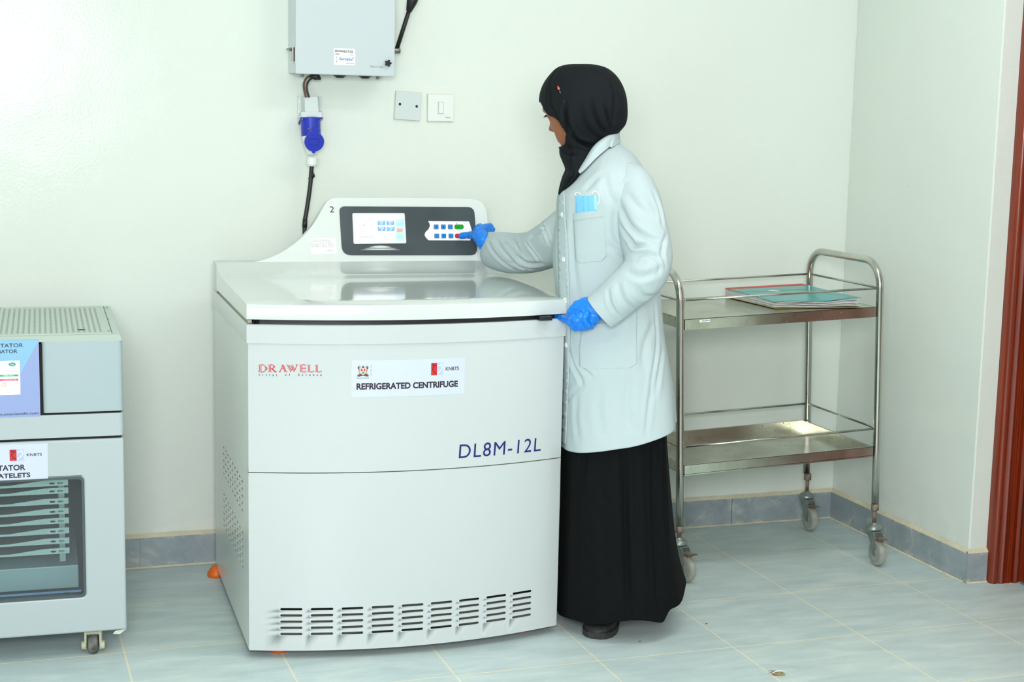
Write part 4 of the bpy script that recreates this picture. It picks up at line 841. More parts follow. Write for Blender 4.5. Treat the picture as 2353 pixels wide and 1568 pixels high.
up, upf = tray(upc, upt, 'upper_tray', 'upper steel tray carrying the book', .0012); lo, lof = tray(lowc, lowt, 'lower_tray', 'lower empty steel tray with rust spots')
for c, n_ in ((r1, 'upper'), (r2, 'lower')):
    for y, s in ((YFr, 'front'), (YBk, 'rear')): B().cyl(TL(0, y, c), TL(TWd, y, c), .0036, n=12).obj('guard_rail', M_steel, tr, True)
    for a in (0, TWd): B().cyl(TL(a, YFr, c), TL(a, YBk, c), .0036, n=12).obj('guard_rail', M_steel, tr, True)
p0 = tz(1606, 741); p1 = tz(1630.5, 733.5); st = lambda v: TL(v[0], YFr-.0042-v[2], v[1])
bs = B().prism([(p0[0], p0[1]), (p1[0], p0[1]), (p1[0], p1[1]), (p0[0], p1[1])], st, .0001, .0005).obj('barcode_sticker', M_paper, up)
b = B(); x = p0[0]+.007
while x < p1[0]-.002: w0 = rng.choice([.0004, .0008]); b.prism([(x, p0[1]+.003), (x+w0, p0[1]+.003), (x+w0, p1[1]-.002), (x, p1[1]-.002)], st, .0006, .0008); x += w0+rng.choice([.0005, .0009])
b.obj('barcode', M_blackink, bs); text('barcode_text', '0012745', M_blackink, bs, st, p0[0]+.010, p0[1]+.0006, p0[0]+.022, p0[1]+.0022, thick=.0007)
def tcastor(a, y, ang, lab_):
    foot = np.array(TL(a, y, .004)); cs = empty('castor', lab_, 'x'); del cs['category']; cs.parent = tr; cs.location = (foot[0], foot[1], 0); cs.rotation_euler = (0, 0, math.radians(ang)); H = foot[2]
    # local: wheel trails along +x
    B().cyl((0, 0, H-.022), (0, 0, H+.002), .0128, n=16, bev=.002).cyl((0, 0, .13), (0, 0, H-.01), .0065, n=14).obj('castor_stem', M_rust, cs, True)
    B().lathe([(0, .112), (.024, .112), (.0275, .116), (.0275, .121), (.024, .126), (.013, .131), (.009, .136), (0, .136)], 28).obj('swivel_plate', M_zinc, cs, 'auto')
    b = B()
    for s in (-1, 1):
        b.prism([(-.024, .111), (.028, .111), (.038, .098), (.042, .06), (.040, .040), (.032, .034), (.024, .040), (.008, .078), (-.012, .098)], lambda v, s=s: (v[0], s*(.0150+v[2]), v[1]), 0, .002)
    b.box((-.02, -.0165, .108), (.028, .0165, .1115)); b.obj('fork', M_zinc, cs)
    B().lathe([(.012, -.0115), (.034, -.0125), (.0405, -.0105), (.043, -.005), (.043, .005), (.0405, .0105), (.034, .0125), (.012, .0115)], 36, lambda v: (.034+v[0], v[2], .0434+v[1])).obj('tyre', M_greyrub, cs, 'auto')
    b = B().lathe([(0, -.0135), (.010, -.0135), (.012, -.009), (.027, -.009), (.029, -.0128), (.031, -.0128), (.031, .0128), (.029, .0128), (.027, .009), (.012, .009), (.010, .0135), (0, .0135)], 30, lambda v: (.034+v[0], v[2], .0434+v[1])).obj('wheel_hub', M_greywheel, cs, 'auto')
    b = B().box((.022, -.015, .092), (.066, .015, .095), .001).box((.06, -.015, .094), (.078, .015, .0965), .001).box((.036, -.008, .082), (.052, .008, .093)); b.obj('brake_pedal', M_rust, cs)
tcastor(TWd, YFr, -94, 'castor at the front right'); tcastor(0, YFr, -74, 'castor behind the black skirt'); tcastor(TWd, YBk-.01, -92, 'castor in the corner'); tcastor(0, YBk, -80, 'castor hidden behind the person')
# worn record book on the upper tray: curled pages between teal covers
bf = upf+.0008
def bk(px, py, c):                                              # photo point on the plane at height c above the tray
    o = np.array(TW(0, 0, c)); n = np.array([-math.sin(TH), 0, math.cos(TH)]); p = WF.pl(px, py, o, n); dx, dz = p[0]-OX, p[2]-OZ; return np.array([dx*math.cos(TH)+dz*math.sin(TH), p[1]])
th_ = .030
A0 = bk(1666, 663, bf+th_); A1 = bk(1843, 653, bf+th_); A2 = bk(1977, 691, bf+th_*.75); A3 = bk(1778, 698, bf+th_*.55)
bke = empty('record_book', 'large worn record book with teal cover and red spine on the trolley', 'book', TW((A0[0]+A2[0])/2, (A0[1]+A2[1])/2, bf))
bc = np.array(bke.location)
def bilin(u, v): return (1-u)*(1-v)*A0+u*(1-v)*A1+u*v*A2+(1-u)*v*A3
def bsurf(u, v, c): p = bilin(u, v); return np.array(TW(p[0], p[1], c))-bc
def topc(u, v): return bf+th_*(1-.08*v)-.009*v*v*(1-u)+.004*math.sin(u*7+1)*v**3+.0035*math.sin(u*3.1)*v
def botc(u, v): return bf+.0012+.0*v
def sheet(f0, f1, u0, u1, v0, v1, nm, m_, n=24, lab_=None, ov=0):
    b = B(); g = []
    for i in range(n+1):
        for j in range(n+1):
            u = u0+(u1-u0)*i/n; v = v0+(v1-v0)*j/n; g.append((bsurf(u, v, f0(u, v)), bsurf(u, v, f1(u, v))))
    vs = [q[0] for q in g]+[q[1] for q in g]; N = (n+1)**2; fs = []
    for i in range(n):
        for j in range(n):
            k = i*(n+1)+j; fs += [[k, k+1, k+n+2, k+n+1], [N+k, N+k+n+1, N+k+n+2, N+k+1]]
    for k in range(n):
        fs += [[k, N+k, N+k+1, k+1], [n*(n+1)+k, n*(n+1)+k+1, N+n*(n+1)+k+1, N+n*(n+1)+k], [k*(n+1), (k+1)*(n+1), N+(k+1)*(n+1), N+k*(n+1)], [k*(n+1)+n, N+k*(n+1)+n, N+(k+1)*(n+1)+n, (k+1)*(n+1)+n]]
    b.raw(vs, fs); return b.obj(nm, m_, bke, 'auto', lab_)
sheet(botc, lambda u, v: botc(u, v)+.0016, 0, 1, 0, 1.02, 'back_cover', M_card)
NP = 9                                                         # page sections, their fore-edges curled and uneven
for k in range(NP):
    f = lambda u, v, k=k: botc(u, v)+.002+(topc(u, v)-botc(u, v)-.0036)*k/NP+.0012*math.sin(u*9+k*1.7)*v**2
    g_ = lambda u, v, k=k: botc(u, v)+.002+(topc(u, v)-botc(u, v)-.0036)*(k+.86)/NP+.0012*math.sin(u*9+k*1.7)*v**2
    sheet(f, g_, .005+.003*math.sin(k*2.1), .99-.004*(k % 3), .0, .975+.02*math.sin(k*1.9), 'page_section', M_pages)
fc = sheet(lambda u, v: topc(u, v)-.001, lambda u, v: topc(u, v)+.0008, 0, 1.005, .0, 1.01, 'front_cover', M_teal)
sheet(lambda u, v: topc(u, v)+.0009, lambda u, v: topc(u, v)+.0013, -.002, 1.002, -.01, .10, 'spine_tape', M_redcl, label=None) if 0 else sheet(lambda u, v: topc(u, v)+.0009, lambda u, v: topc(u, v)+.0013, -.002, 1.002, -.01, .10, 'spine_tape', M_redcl)
B().raw([bsurf(.35, .30, topc(.35, .3)+.0012), bsurf(.41, .32, topc(.41, .32)+.0012), bsurf(.46, .39, topc(.46, .39)+.0012), bsurf(.40, .40, topc(.4, .4)+.0012), bsurf(.36, .37, topc(.36, .37)+.0012)], [(0, 1, 2, 3, 4)]) if 0 else None
b = B(); pp = [bsurf(u, v, topc(u, v)+.0011) for u, v in ((.33, .34), (.37, .31), (.43, .33), (.45, .40), (.41, .41), (.37, .385))]; b.raw(pp, [(0, 1, 2, 3, 4, 5)]); b.obj('torn_patch', M_paper, fc)
# crumpled husk and two crumbs on the floor
def husk(px, py, s, name, lab_, cat_, seed):
    p = WF.at(px, py, 2, 0); r = np.random.RandomState(seed); b = B(); bmesh.ops.create_icosphere(b.bm, subdivisions=3, radius=1)
    for v in b.bm.verts:
        n = 1+.28*math.sin(v.co.x*5+seed)*math.cos(v.co.y*6)+.15*r.uniform(-1, 1); v.co = Vector((v.co.x*s*n, v.co.y*s*.55*n, max(0, (v.co.z+.8))*s*.32*n))
    o = b.obj(name, M_tan, None, False); o.location = (p[0], p[1], .0003); o.rotation_euler = (0, 0, -.6); o['label'] = lab_; o['category'] = cat_; return o
h = husk(1787, 1552, .016, 'dry_husk', 'crumpled tan husk with thin stalks on a tile joint at the bottom edge', 'debris', 3)
b = B()
for q in ([(-.004, .004, .006), (-.016, .012, .006), (-.027, .013, .003)], [(-.006, 0, .006), (-.02, .002, .004), (-.026, -.004, .001)]): b.tube(q, [.0009, .0006, .0003], 6)
b.obj('stalk', M_brown, h); b = B().tube([(-.014, -.008, .006), (-.004, -.002, .0105), (.008, .004, .0105), (.018, .012, .007)], [.0006, .0013, .0013, .0005], 6); b.obj('pale_strip', M_paper, h)
for (px, py), lab_, sd in (((1470, 1475.5), 'tiny brown crumb on the floor in front of the shoe', 5), ((1623, 1435), 'tiny brown crumb on the floor right of the skirt', 6)):
    p = WF.at(px, py, 2, 0); o = B().tube([(-.004, 0, .001), (0, -.0006, .0022), (.004, .0002, .0012)], [.0006, .0012, .0006], 8).obj('floor_crumb', M_brown, None, True); o.location = tuple(p); o['label'] = lab_; o['category'] = 'debris'; o['group'] = 'brown crumbs on the floor'
# ================================================================== the person
P0 = np.array([-1.27, -.88, 0.]); ER = np.array([_cy, _sy, 0.]); ED = np.array([-_sy, _cy, 0.]); UZ = np.array([0, 0, 1.])
def PP(px, py, d=0.): return WF.pl(px, py, P0+ED*d, ED)
def dof(p): return (np.array(p)-P0)@ED
LWd = lambda p: L.M@np.array(p)+L.o
def smooth_keys(keys, n):
    K = np.array(keys, float); t = np.zeros(len(K)); t[1:] = np.cumsum(np.linalg.norm(np.diff(K[:, :2], axis=0), axis=1)); t /= t[-1]
    s = np.linspace(0, 1, n); out = np.zeros((n, K.shape[1])); m = np.zeros_like(K)
    for i in range(len(K)):
        if i in (0, len(K)-1): j = 1 if i == 0 else -1; m[i] = (K[i+j]-K[i])/(t[i+j]-t[i])
        else: m[i] = ((K[i+1]-K[i])/(t[i+1]-t[i])+(K[i]-K[i-1])/(t[i]-t[i-1]))/2
    for q, x in enumerate(s):
        i = min(max(np.searchsorted(t, x)-1, 0), len(K)-2); h = t[i+1]-t[i]; u = (x-t[i])/h
        out[q] = (2*u**3-3*u*u+1)*K[i]+(u**3-2*u*u+u)*h*m[i]+(-2*u**3+3*u*u)*K[i+1]+(u**3-u*u)*h*m[i+1]
    return out
def body_loft(keys, rows, cols):
    """keys (py, left, right, half depth, depth offset, exponent) -> grid of world points"""
    K = smooth_keys([(k[0], k[1], k[2], k[3], k[4], k[5] if len(k) > 5 else 2.2) for k in keys], rows); th = np.linspace(0, 2*np.pi, cols, endpoint=False)
    G = np.zeros((rows, cols, 3))
    for i, (py, l, r, b_, d0, e) in enumerate(K):
        Pl, Pr = PP(l, py, 0), PP(r, py, 0); m = (Pl+Pr)/2; a = (Pr-Pl)/2; c, s = np.cos(th), np.sin(th)
        cx = np.sign(c)*np.abs(c)**(2/e); sx = np.sign(s)*np.abs(s)**(2/e); G[i] = m+cx[:, None]*a+(sx*b_+d0)[:, None]*ED
    return G
def path_loft(keys, rows, cols, e=2.0):
    """keys (px, py, depth, radius across in photo px, radius in depth)"""
    K = smooth_keys(keys, rows); C_ = np.array([PP(k[0], k[1], k[2]) for k in K]); G = np.zeros((rows, cols, 3)); th = np.linspace(0, 2*np.pi, cols, endpoint=False)
    for i in range(rows):
        t = C_[min(i+1, rows-1)]-C_[max(i-1, 0)]; t /= np.linalg.norm(t); s = np.cross(t, ED); s /= np.linalg.norm(s); q = np.cross(s, t)
        D_ = (C_[i]-CAM)@CF; ra = K[i][3]*D_/FOC
        G[i] = C_[i]+np.cos(th)[:, None]*s*ra+np.sin(th)[:, None]*q*K[i][4]
    return G
def gfaces(r, c, cap0=False, cap1=False, closed=True):
    n = c if closed else c-1; fs = [(i*c+k, i*c+(k+1) % c, (i+1)*c+(k+1) % c, (i+1)*c+k) for i in range(r-1) for k in range(n)]
    if cap0: fs.append(tuple(range(c))[::-1])
    if cap1: fs.append(tuple(range((r-1)*c, r*c)))
    return fs
def gnormals(G):
    du = np.roll(G, -1, 1)-np.roll(G, 1, 1); dv = np.gradient(G, axis=0); n = np.cross(du, dv); n /= np.linalg.norm(n, axis=2, keepdims=True)+1e-9
    c = G.mean(axis=1, keepdims=True); s = np.sign(((G-c)*n).sum()); return n*s
def bvh(G): return BVHTree.FromPolygons([tuple(map(float, v)) for v in G.reshape(-1, 3)], gfaces(G.shape[0], G.shape[1]))
def hit(T, px, py):
    d = CF*FOC+CR*(px-PW/2)+CU*(PH/2-py); d /= np.linalg.norm(d); h = T.ray_cast(Vector(CAM), Vector(d)); return None if h[0] is None else (np.array(h[0]), np.array(h[1]) if np.array(h[1])@d < 0 else -np.array(h[1]))
def crease(G, N, T, lines):
    """folds: valleys (depth > 0) or ridges (depth < 0) pressed along curves on the cloth"""
    V = G.reshape(-1, 3).copy(); dsp_ = np.zeros(len(V))
    for pts, wdt, dep_ in lines:
        P3 = [hit(T, a, c) for a, c in cat([np.array(p, float) for p in pts], 6)]; P3 = [p[0] for p in P3 if p is not None]
        if len(P3) < 2: continue
        best = np.full(len(V), 9.); par = np.zeros(len(V)); n = len(P3)-1
        for k in range(n):
            a, b_ = P3[k], P3[k+1]; ab = b_-a; t = np.clip(((V-a)@ab)/(ab@ab+1e-12), 0, 1); d = np.linalg.norm(V-(a+t[:, None]*ab), axis=1); m = d < best; best[m] = d[m]; par[m] = (k+t[m])/n
        f = np.sin(np.pi*np.clip(par, .02, .98))**.6; dsp_ += f*(-dep_*np.exp(-(best/wdt)**2)+.55*dep_*np.exp(-((best-1.9*wdt)/(1.0*wdt))**2))
    return G+(dsp_.reshape(G.shape[:2]+(1,)))*N
def wav(G, N, seed, amp, kz, kc, fall=lambda t: 1.):
    r = np.random.RandomState(seed); R_, C_ = G.shape[:2]; th = np.linspace(0, 2*np.pi, C_, endpoint=False)[None, :]; t = np.linspace(0, 1, R_)[:, None]; o = 0
    for _ in range(7): o = o+np.sin(r.randint(*kc)*th+r.uniform(*kz)*t*6.28*r.choice([-1, 1])+r.uniform(0, 6.28))*r.uniform(.4, 1)
    w_ = np.array([fall(x) for x in t[:, 0]])[:, None]; return G+(o*amp/3*w_)[:, :, None]*N
def gobj(name, G, m, parent, cap0=False, cap1=False, thick=.0022, label=None):
    o = fromdata(name, G.reshape(-1, 3), gfaces(G.shape[0], G.shape[1], cap0, cap1), m, parent, True, label)
    if thick: mo = o.modifiers.new('thickness', 'SOLIDIFY'); mo.thickness = thick; mo.offset = 0
    return o
def patch(name, T, poly_, m, parent, off=.001, thick=.0012, n=26, label=None, smooth=True):
    """a piece of cloth lying on the surface: photo outline laid onto the garment"""
    P_ = [np.array(p, float) for p in poly_]; lo = np.min(P_, 0); hi = np.max(P_, 0); vs = []; idx = {}
    tri = tessellate_polygon([[Vector((p[0], p[1], 0)) for p in P_]]); bmx = bmesh.new(); bv = [bmx.verts.new((p[0], p[1], 0)) for p in P_]
    for t in tri:
        try: bmx.faces.new([bv[i] for i in t])
        except ValueError: pass
    for k in range(5):
        es = [e for e in bmx.edges if e.calc_length() > max(hi-lo)/n]
        if not es: break
        bmesh.ops.subdivide_edges(bmx, edges=es, cuts=1); bmesh.ops.triangulate(bmx, faces=bmx.faces[:])
    bmx.verts.index_update(); out_ = []
    last = None
    for v in bmx.verts:
        h = hit(T, v.co.x, v.co.y)
        if h is None: h = last
        last = h; out_.append(h[0]+h[1]*off)
    fs = [[v.index for v in f.verts] for f in bmx.faces]; bmx.free()
    b = B(); b.raw(out_, fs); bmesh.ops.smooth_vert(b.bm, verts=[v for v in b.bm.verts if not v.is_boundary], factor=.5, use_axis_x=True, use_axis_y=True, use_axis_z=True)
    o = b.obj(name, m, parent, smooth, label); mo = o.modifiers.new('thickness', 'SOLIDIFY'); mo.thickness = thick; mo.offset = 0; return o
def capsule(b, p, q, r0, r1, n=14):
    p, q = Vector(p), Vector(q); d = q-p; Ln = max(d.length, 1e-5); k = d.to_track_quat('Z', 'Y'); prof = [(r0*math.sin(math.radians(a)), -r0*math.cos(math.radians(a))) for a in (0, 30, 60, 90)]+[(r1*math.cos(math.radians(a)), Ln+r1*math.sin(math.radians(a))) for a in (0, 30, 60, 90)]
    prof[0] = (0, -r0); prof[-1] = (0, Ln+r1); b.lathe(prof, n, lambda v: p+k@Vector(v))
def remeshed(name, b, voxel, m, parent, sm=3, post=None, label=None):
    me = bpy.data.meshes.new('t'); bmesh.ops.recalc_face_normals(b.bm, faces=b.bm.faces[:]); b.bm.to_mesh(me); b.bm.free(); o = bpy.data.objects.new('t', me); COL.objects.link(o)
    r = o.modifiers.new('r', 'REMESH'); r.mode = 'VOXEL'; r.voxel_size = voxel; r.adaptivity = 0
    if sm: s = o.modifiers.new('s', 'SMOOTH'); s.factor = .6; s.iterations = sm
    bpy.context.view_layer.update(); m2 = bpy.data.meshes.new_from_object(o.evaluated_get(bpy.context.evaluated_depsgraph_get())); bpy.data.objects.remove(o); bpy.data.meshes.remove(me)
    if post:
        n = len(m2.vertices); co = np.empty(n*3, np.float32); m2.vertices.foreach_get('co', co); nr = np.empty(n*3, np.float32); m2.vertices.foreach_get('normal', nr)
        m2.vertices.foreach_set('co', post(co.reshape(-1, 3), nr.reshape(-1, 3)).astype(np.float32).ravel())
    m2.name = name; m2.materials.clear(); return link(name, m2, m, parent, True, label)
def chain(b, L_, n=14):
    for (p, r), (q, s) in zip(L_[:-1], L_[1:]): capsule(b, p, q, r, s, n)
# ---- head (face built in its own frame: f forward, s to the near side, u up)
HEADC = PP(1331, 244, 0.); tn = math.radians(33); tl = math.radians(23)
f0 = -ER*math.cos(tn)+ED*math.sin(tn); hs_ = np.cross(UZ, f0)*1.; hs_ /= np.linalg.norm(hs_)
if hs_@ED > 0: hs_ = -hs_
hf = f0*math.cos(tl)-UZ*math.sin(tl); hu = UZ*math.cos(tl)+f0*math.sin(tl)
def HP(f, s, u): return HEADC+hf*f+hs_*s+hu*u
HK = [(.100, .0, .010, .012), (.096, .026, .036, .028), (.083, .056, .066, .050), (.065, .088, .092, .066), (.040, .099, .098, .072), (.022, .101, .098, .073), (.008, .095, .096, .073), (-.008, .092, .092, .071), (-.022, .091, .086, .069), (-.036, .092, .076, .066), (-.050, .092, .064, .062), (-.062, .0915, .052, .058), (-.076, .088, .044, .052), (-.090, .087, .038, .044), (-.101, .083, .034, .034), (-.110, .068, .032, .026), (-.116, .045, .03, .02)]
def head(b):
    K = smooth_keys([(k[0]*1000, 0, k[1], k[2], k[3]) for k in HK], 64); n = 96; G = np.zeros((64, n, 3)); th = np.linspace(0, 2*np.pi, n, endpoint=False)
    for i, (u, _, ff, bb_, ww) in enumerate(K):
        u /= 1000; c = np.cos(th); s = np.sin(th); f = np.where(c > 0, ff*np.abs(c)**.9, -bb_*np.abs(c)**.9); sd = ww*np.sign(s)*np.abs(s)**.92
        g = lambda x, m_, q: np.exp(-((x-m_)/q)**2)
        front_ = c > 0
        nose = .019*g(u, -.026, .011)+.011*g(u, -.012, .014)+.006*g(u, .004, .010); f = f+front_*nose*g(sd, 0, .0095+.006*g(u, -.028, .012))
        f = f+front_*.006*g(u, -.028, .007)*(g(sd, .013, .006)+g(sd, -.013, .006))
        f = f+front_*(.0065*g(u, -.056, .0045)+.007*g(u, -.068, .005)-.003*g(u, -.062, .002))*g(sd, 0, .019)
        f = f-front_*.0075*g(u, .006, .010)*(g(sd, .031, .014)+g(sd, -.031, .014))+front_*.004*g(u, .024, .006)*(g(sd, .028, .018)+g(sd, -.028, .018))
        f = f+front_*.005*g(u, -.095, .010)*g(sd, 0, .016)+front_*.003*g(u, -.025, .02)*(g(sd, .042, .014)+g(sd, -.042, .014))
        G[i] = HEADC+f[:, None]*hf+sd[:, None]*hs_+u*hu
    b.raw(G.reshape(-1, 3), gfaces(64, n, True, True))
    for s in (-1, 1):                                           # eyelids and ears
        chain(b, [(HP(.080, s*.020, .009), .004), (HP(.0845, s*.030, .0125), .0042), (HP(.078, s*.044, .0095), .0048), (HP(.071, s*.050, .002), .0062)], 8); chain(b, [(HP(.079, s*.022, -.008), .004), (HP(.080, s*.034, -.0095), .004), (HP(.072, s*.048, -.004), .006)], 8)
        for k in range(7): a = math.radians(-80+40*k); capsule(b, HP(-.008-.012*math.cos(a)*0+.010*math.cos(a), s*.074, .0+.026*math.sin(a)), HP(-.008+.010*math.cos(a+.6), s*.077, .026*math.sin(a+.6)), .005, .005, 8)
# joints
NECK = HP(-.02, 0, -.10); CH = PP(1388, 470, .0); PEL = PP(1415, 880, .0)
LSH = PP(1434, 440, -.085); LEL = PP(1490, 606, -.20); LWR = PP(1392, 708, -.212)
RSH = PP(1345, 470, .14); REL = PP(1240, 585, .27); RWR = PP(1123, 555, .455)
redk = LWd(CT((con(1055, 542.6)[0], con(1055, 542.6)[1], .0056))); keyn = L.M@cn; TIP = redk+keyn*.010; dt = dof(TIP)
bodyb = B(); head(bodyb)
chain(bodyb, [(HP(-.02, 0, -.06), .042), (NECK, .036), (PP(1385, 385, 0), .038), (CH, .09)])
chain(bodyb, [(LSH, .042), (CH+ED*-.02, .09)]); chain(bodyb, [(RSH, .05), (CH+ED*.02, .09)])
chain(bodyb, [(CH, .10), (PP(1398, 620, 0), .09), (PEL, .115)]); chain(bodyb, [(CH-ED*.07, .075), (PP(1398, 620, -.05), .07), (PEL-ED*.07, .095)]); chain(bodyb, [(CH+ED*.07, .075), (PP(1398, 620, .05), .07), (PEL+ED*.07, .095)])
chain(bodyb, [(LSH, .040), (LEL, .034), (LWR, .024)]); chain(bodyb, [(RSH, .044), (REL, .036), (RWR, .016)])
TOE = WF.at(1372, 1464, 2, 0.0); SANG = -124.; vec = lambda a: np.array([math.cos(math.radians(a)), math.sin(math.radians(a)), 0])
c1 = np.array([TOE[0], TOE[1], 0])-vec(SANG)*.115; c2 = c1+ED*.22+ER*.02
LAN = c1-vec(SANG)*.07+UZ*.085; RAN = c2-vec(-150)*.07+UZ*.085
for hip, an, sa in ((PEL-ED*.085, LAN, SANG), (PEL+ED*.085, RAN, -150)):
    kn = (hip+an)/2-ER*.02; chain(bodyb, [(hip, .085), (kn, .056), (an, .036)]); toe = an+vec(sa)*.155-UZ*.047; chain(bodyb, [(an, .030), (an+(toe-an)*.5-UZ*.018, .028), (toe, .020)], 12)
# right hand (thumb on the red key, fingers lifted beside the console)
RH = [[(PP(1113, 552, .472), .0195), (PP(1101, 536, .50), .021), (PP(1103, 527, .52), .018)],
      [(PP(1099, 543, .50), .017), (PP(1090, 538, .515), .0125), (PP(1078, 540.5, dt-.015), .0105), (PP(1068, 541, dt-.006), .0105), (PP(1060, 542, dt+.001), .0100)],
      [(PP(1100, 531, .515), .0115), (PP(1111, 522.5, .54), .0100), (PP(1121, 520, .56), .0095), (PP(1127, 519.5, .575), .0088)],
      [(PP(1104, 528, .52), .0115), (PP(1116, 525, .55), .0100), (PP(1126, 526.5, .57), .0095), (PP(1132, 528, .585), .0085)],
      [(PP(1105, 533, .52), .0110), (PP(1118, 530.5, .55), .0098), (PP(1127, 533, .57), .0090), (PP(1131, 537, .58), .0082)],
      [(PP(1105, 540, .51), .0105), (PP(1116, 538, .54), .0090), (PP(1123, 541, .555), .0082), (PP(1126, 545, .565), .0075)]]
LH = [[(PP(1396, 704, -.212), .027), (PP(1380, 708, -.212), .028), (PP(1362, 712, -.212), .032)],
      [(PP(1364, 706, -.212), .030), (PP(1345, 710, -.205), .028)], [(PP(1362, 718, -.212), .032), (PP(1350, 736, -.205), .024)], [(PP(1350, 712, -.208), .030), (PP(1334, 735, -.20), .024)], [(PP(1340, 704, -.20), .0215), (PP(1330, 722, -.20), .023)],
      [(PP(1350, 698, -.205), .0190), (PP(1330, 703, -.205), .0165), (PP(1317, 713, -.200), .0140), (PP(1310, 724, -.190), .0110)],
      [(PP(1338, 740, -.20), .0150), (PP(1322, 740, -.185), .0125), (PP(1306, 736, -.155), .0110), (PP(1290, 731.5, -.118), .0098), (PP(1277, 727.5, -.090), .0080)],
      [(PP(1345, 750, -.205), .0130), (PP(1322, 751, -.208), .0120), (PP(1309, 741, -.215), .0110), (PP(1318, 729, -.226), .0100)],
      [(PP(1357, 746, -.212), .0125), (PP(1336, 752, -.226), .0115), (PP(1325, 738, -.238), .0105), (PP(1334, 726, -.240), .0095)],
      [(PP(1364, 738, -.216), .0120), (PP(1350, 746, -.236), .0105), (PP(1341, 733, -.244), .0095), (PP(1348, 722, -.243), .0085)]]
for H_ in (RH, LH):
    for ch in H_: chain(bodyb, [(p, r-.0018) for p, r in ch], 12)
person = remeshed('person', bodyb, .0036, M_skin, None, 2)
person['label'] = 'person in a white lab coat, black headscarf and black skirt pressing a centrifuge key'; person['category'] = 'person'
def gpost(seed):
    def f(co, nr):
        o = np.zeros(len(co)); r = np.random.RandomState(seed)
        for _ in range(16): k = r.normal(size=3); k /= np.linalg.norm(k); o += np.sin(co@k*r.uniform(180, 520)+r.uniform(0, 6))**3
        return co+nr*(o*.00030)[:, None]
    return f
for H_, lb_, sd, nm in ((RH, 'blue glove on the hand pressing the red key', 3, 0), (LH, 'blue glove on the hand gripping the lid edge', 5, 1)):
    b = B()
    for ch in H_: chain(b, ch, 16)
    if nm == 0: chain(b, [(PP(1101, 543, .488), .0215), (PP(1111, 552, .463), .0235), (PP(1111, 566, .460), .013)], 16); chain(b, [(PP(1096, 546, .49), .012), (PP(1102, 561, .472), .010), (PP(1107, 573, .462), .004)], 12)
    remeshed('glove', b, .0022, M_glove, person, 2, gpost(sd), lb_)
# eyes, brows, lashes
for s in (-1, 1):
    ec = HP(.0745, s*.031, .004); B().lathe([(0, -.0118)]+[(.0115*math.cos(math.radians(a)), .0115*math.sin(math.radians(a))) for a in range(-75, 76, 15)]+[(0, .0118)], 16, lambda v: Vector(ec)+Vector(v)).obj('eye', mat('eye_white', (215, 205, 198), .2), person, True)
    ic = HP(.0860, s*.0315, .003); B().lathe([(0, .0016), (.003, .0013), (.0052, 0)], 16, lambda v: Vector(ic)+Vector(tuple(hs_*v[0]+hu*v[1]+hf*v[2]))).obj('iris', mat('dark_iris', (30, 18, 12), .1), person, True)
    b = B(); b.tube([tuple(HP(.085, s*.018, .004)), tuple(HP(.0905, s*.027, .0095)), tuple(HP(.089, s*.036, .009)), tuple(HP(.084, s*.044, .004)), tuple(HP(.081, s*.049, .001))], [.0006, .0012, .0013, .0010, .0005], 6)
    for k in range(9): q = k/8; sd_ = s*(.022+.026*q); b.tube([tuple(HP(.089-.006*q, sd_, .010-.004*q)), tuple(HP(.096-.006*q, sd_+s*.003, .0065-.004*q)), tuple(HP(.099-.005*q, sd_+s*.004, .007-.003*q))], [.0004, .0003, .00015], 4)
    b.obj('eyelashes', M_blackink, person, True)
    B().tube([tuple(HP(.0925, s*.012, .024)), tuple(HP(.093, s*.028, .030)), tuple(HP(.085, s*.042, .029)), tuple(HP(.076, s*.052, .022))], [.002, .003, .0026, .001], 8).obj('eyebrow', mat('eyebrow_hair', (34, 24, 20), .8), person, True)
# ---- headscarf
SK = [(149.5, 1325, 1345, .004, .0), (151, 1302, 1366, .030, .0), (158, 1281, 1392, .055, .0), (172, 1266, 1411, .074, .0), (195, 1250, 1427, .089, .0), (220, 1242, 1436, .097, .0), (245, 1241, 1439, .100, .0), (268, 1242, 1439, .098, .0), (285, 1246, 1435, .094, .0), (298, 1252, 1425, .086, .0), (312, 1264, 1412, .078, .0), (326, 1278, 1398, .070, .0), (340, 1287, 1385, .068, .0), (354, 1288, 1372, .070, -.004), (370, 1294, 1360, .074, -.01), (388, 1300, 1346, .074, -.02), (405, 1294, 1330, .064, -.03), (425, 1288, 1312, .040, -.04), (444, 1284.5, 1288, .010, -.05)]
SR, SC = 190, 220
SG = body_loft(SK, SR, SC); th = np.linspace(0, 2*np.pi, SC, endpoint=False)
SN = gnormals(SG); ST_ = bvh(SG)
SL = [([(1283, 160), (1266, 190), (1264, 230), (1275, 262), (1293, 290)], .006, 0.0042), ([(1300, 235), (1303, 270), (1312, 300), (1330, 322), (1360, 336)], .006, 0.0076), ([(1296, 245), (1299, 275), (1303, 300), (1300, 318)], .005, 0.0076),
      ([(1361, 230), (1366, 262), (1380, 290), (1395, 305)], .006, 0.0066), ([(1388, 240), (1396, 268), (1402, 300)], .005, 0.0066), ([(1402, 190), (1412, 220), (1408, 260), (1404, 296)], .006, 0.0061), ([(1432, 255), (1425, 280), (1412, 296)], .005, 0.0057), ([(1333, 240), (1340, 275), (1357, 305), (1378, 318)], .007, 0.0053),
      ([(1300, 300), (1318, 318), (1345, 332), (1362, 336)], .006, 0.0066), ([(1299, 330), (1312, 345), (1310, 370), (1316, 395)], .006, 0.0057), ([(1292, 345), (1312, 356), (1330, 352)], .005, 0.0057), ([(1318, 395), (1312, 410), (1300, 425)], .004, 0.0057)]
SG = crease(SG, SN, ST_, SL); SG = wav(SG, SN, 4, .0012, (.4, 1.4), (5, 14), lambda t: t)
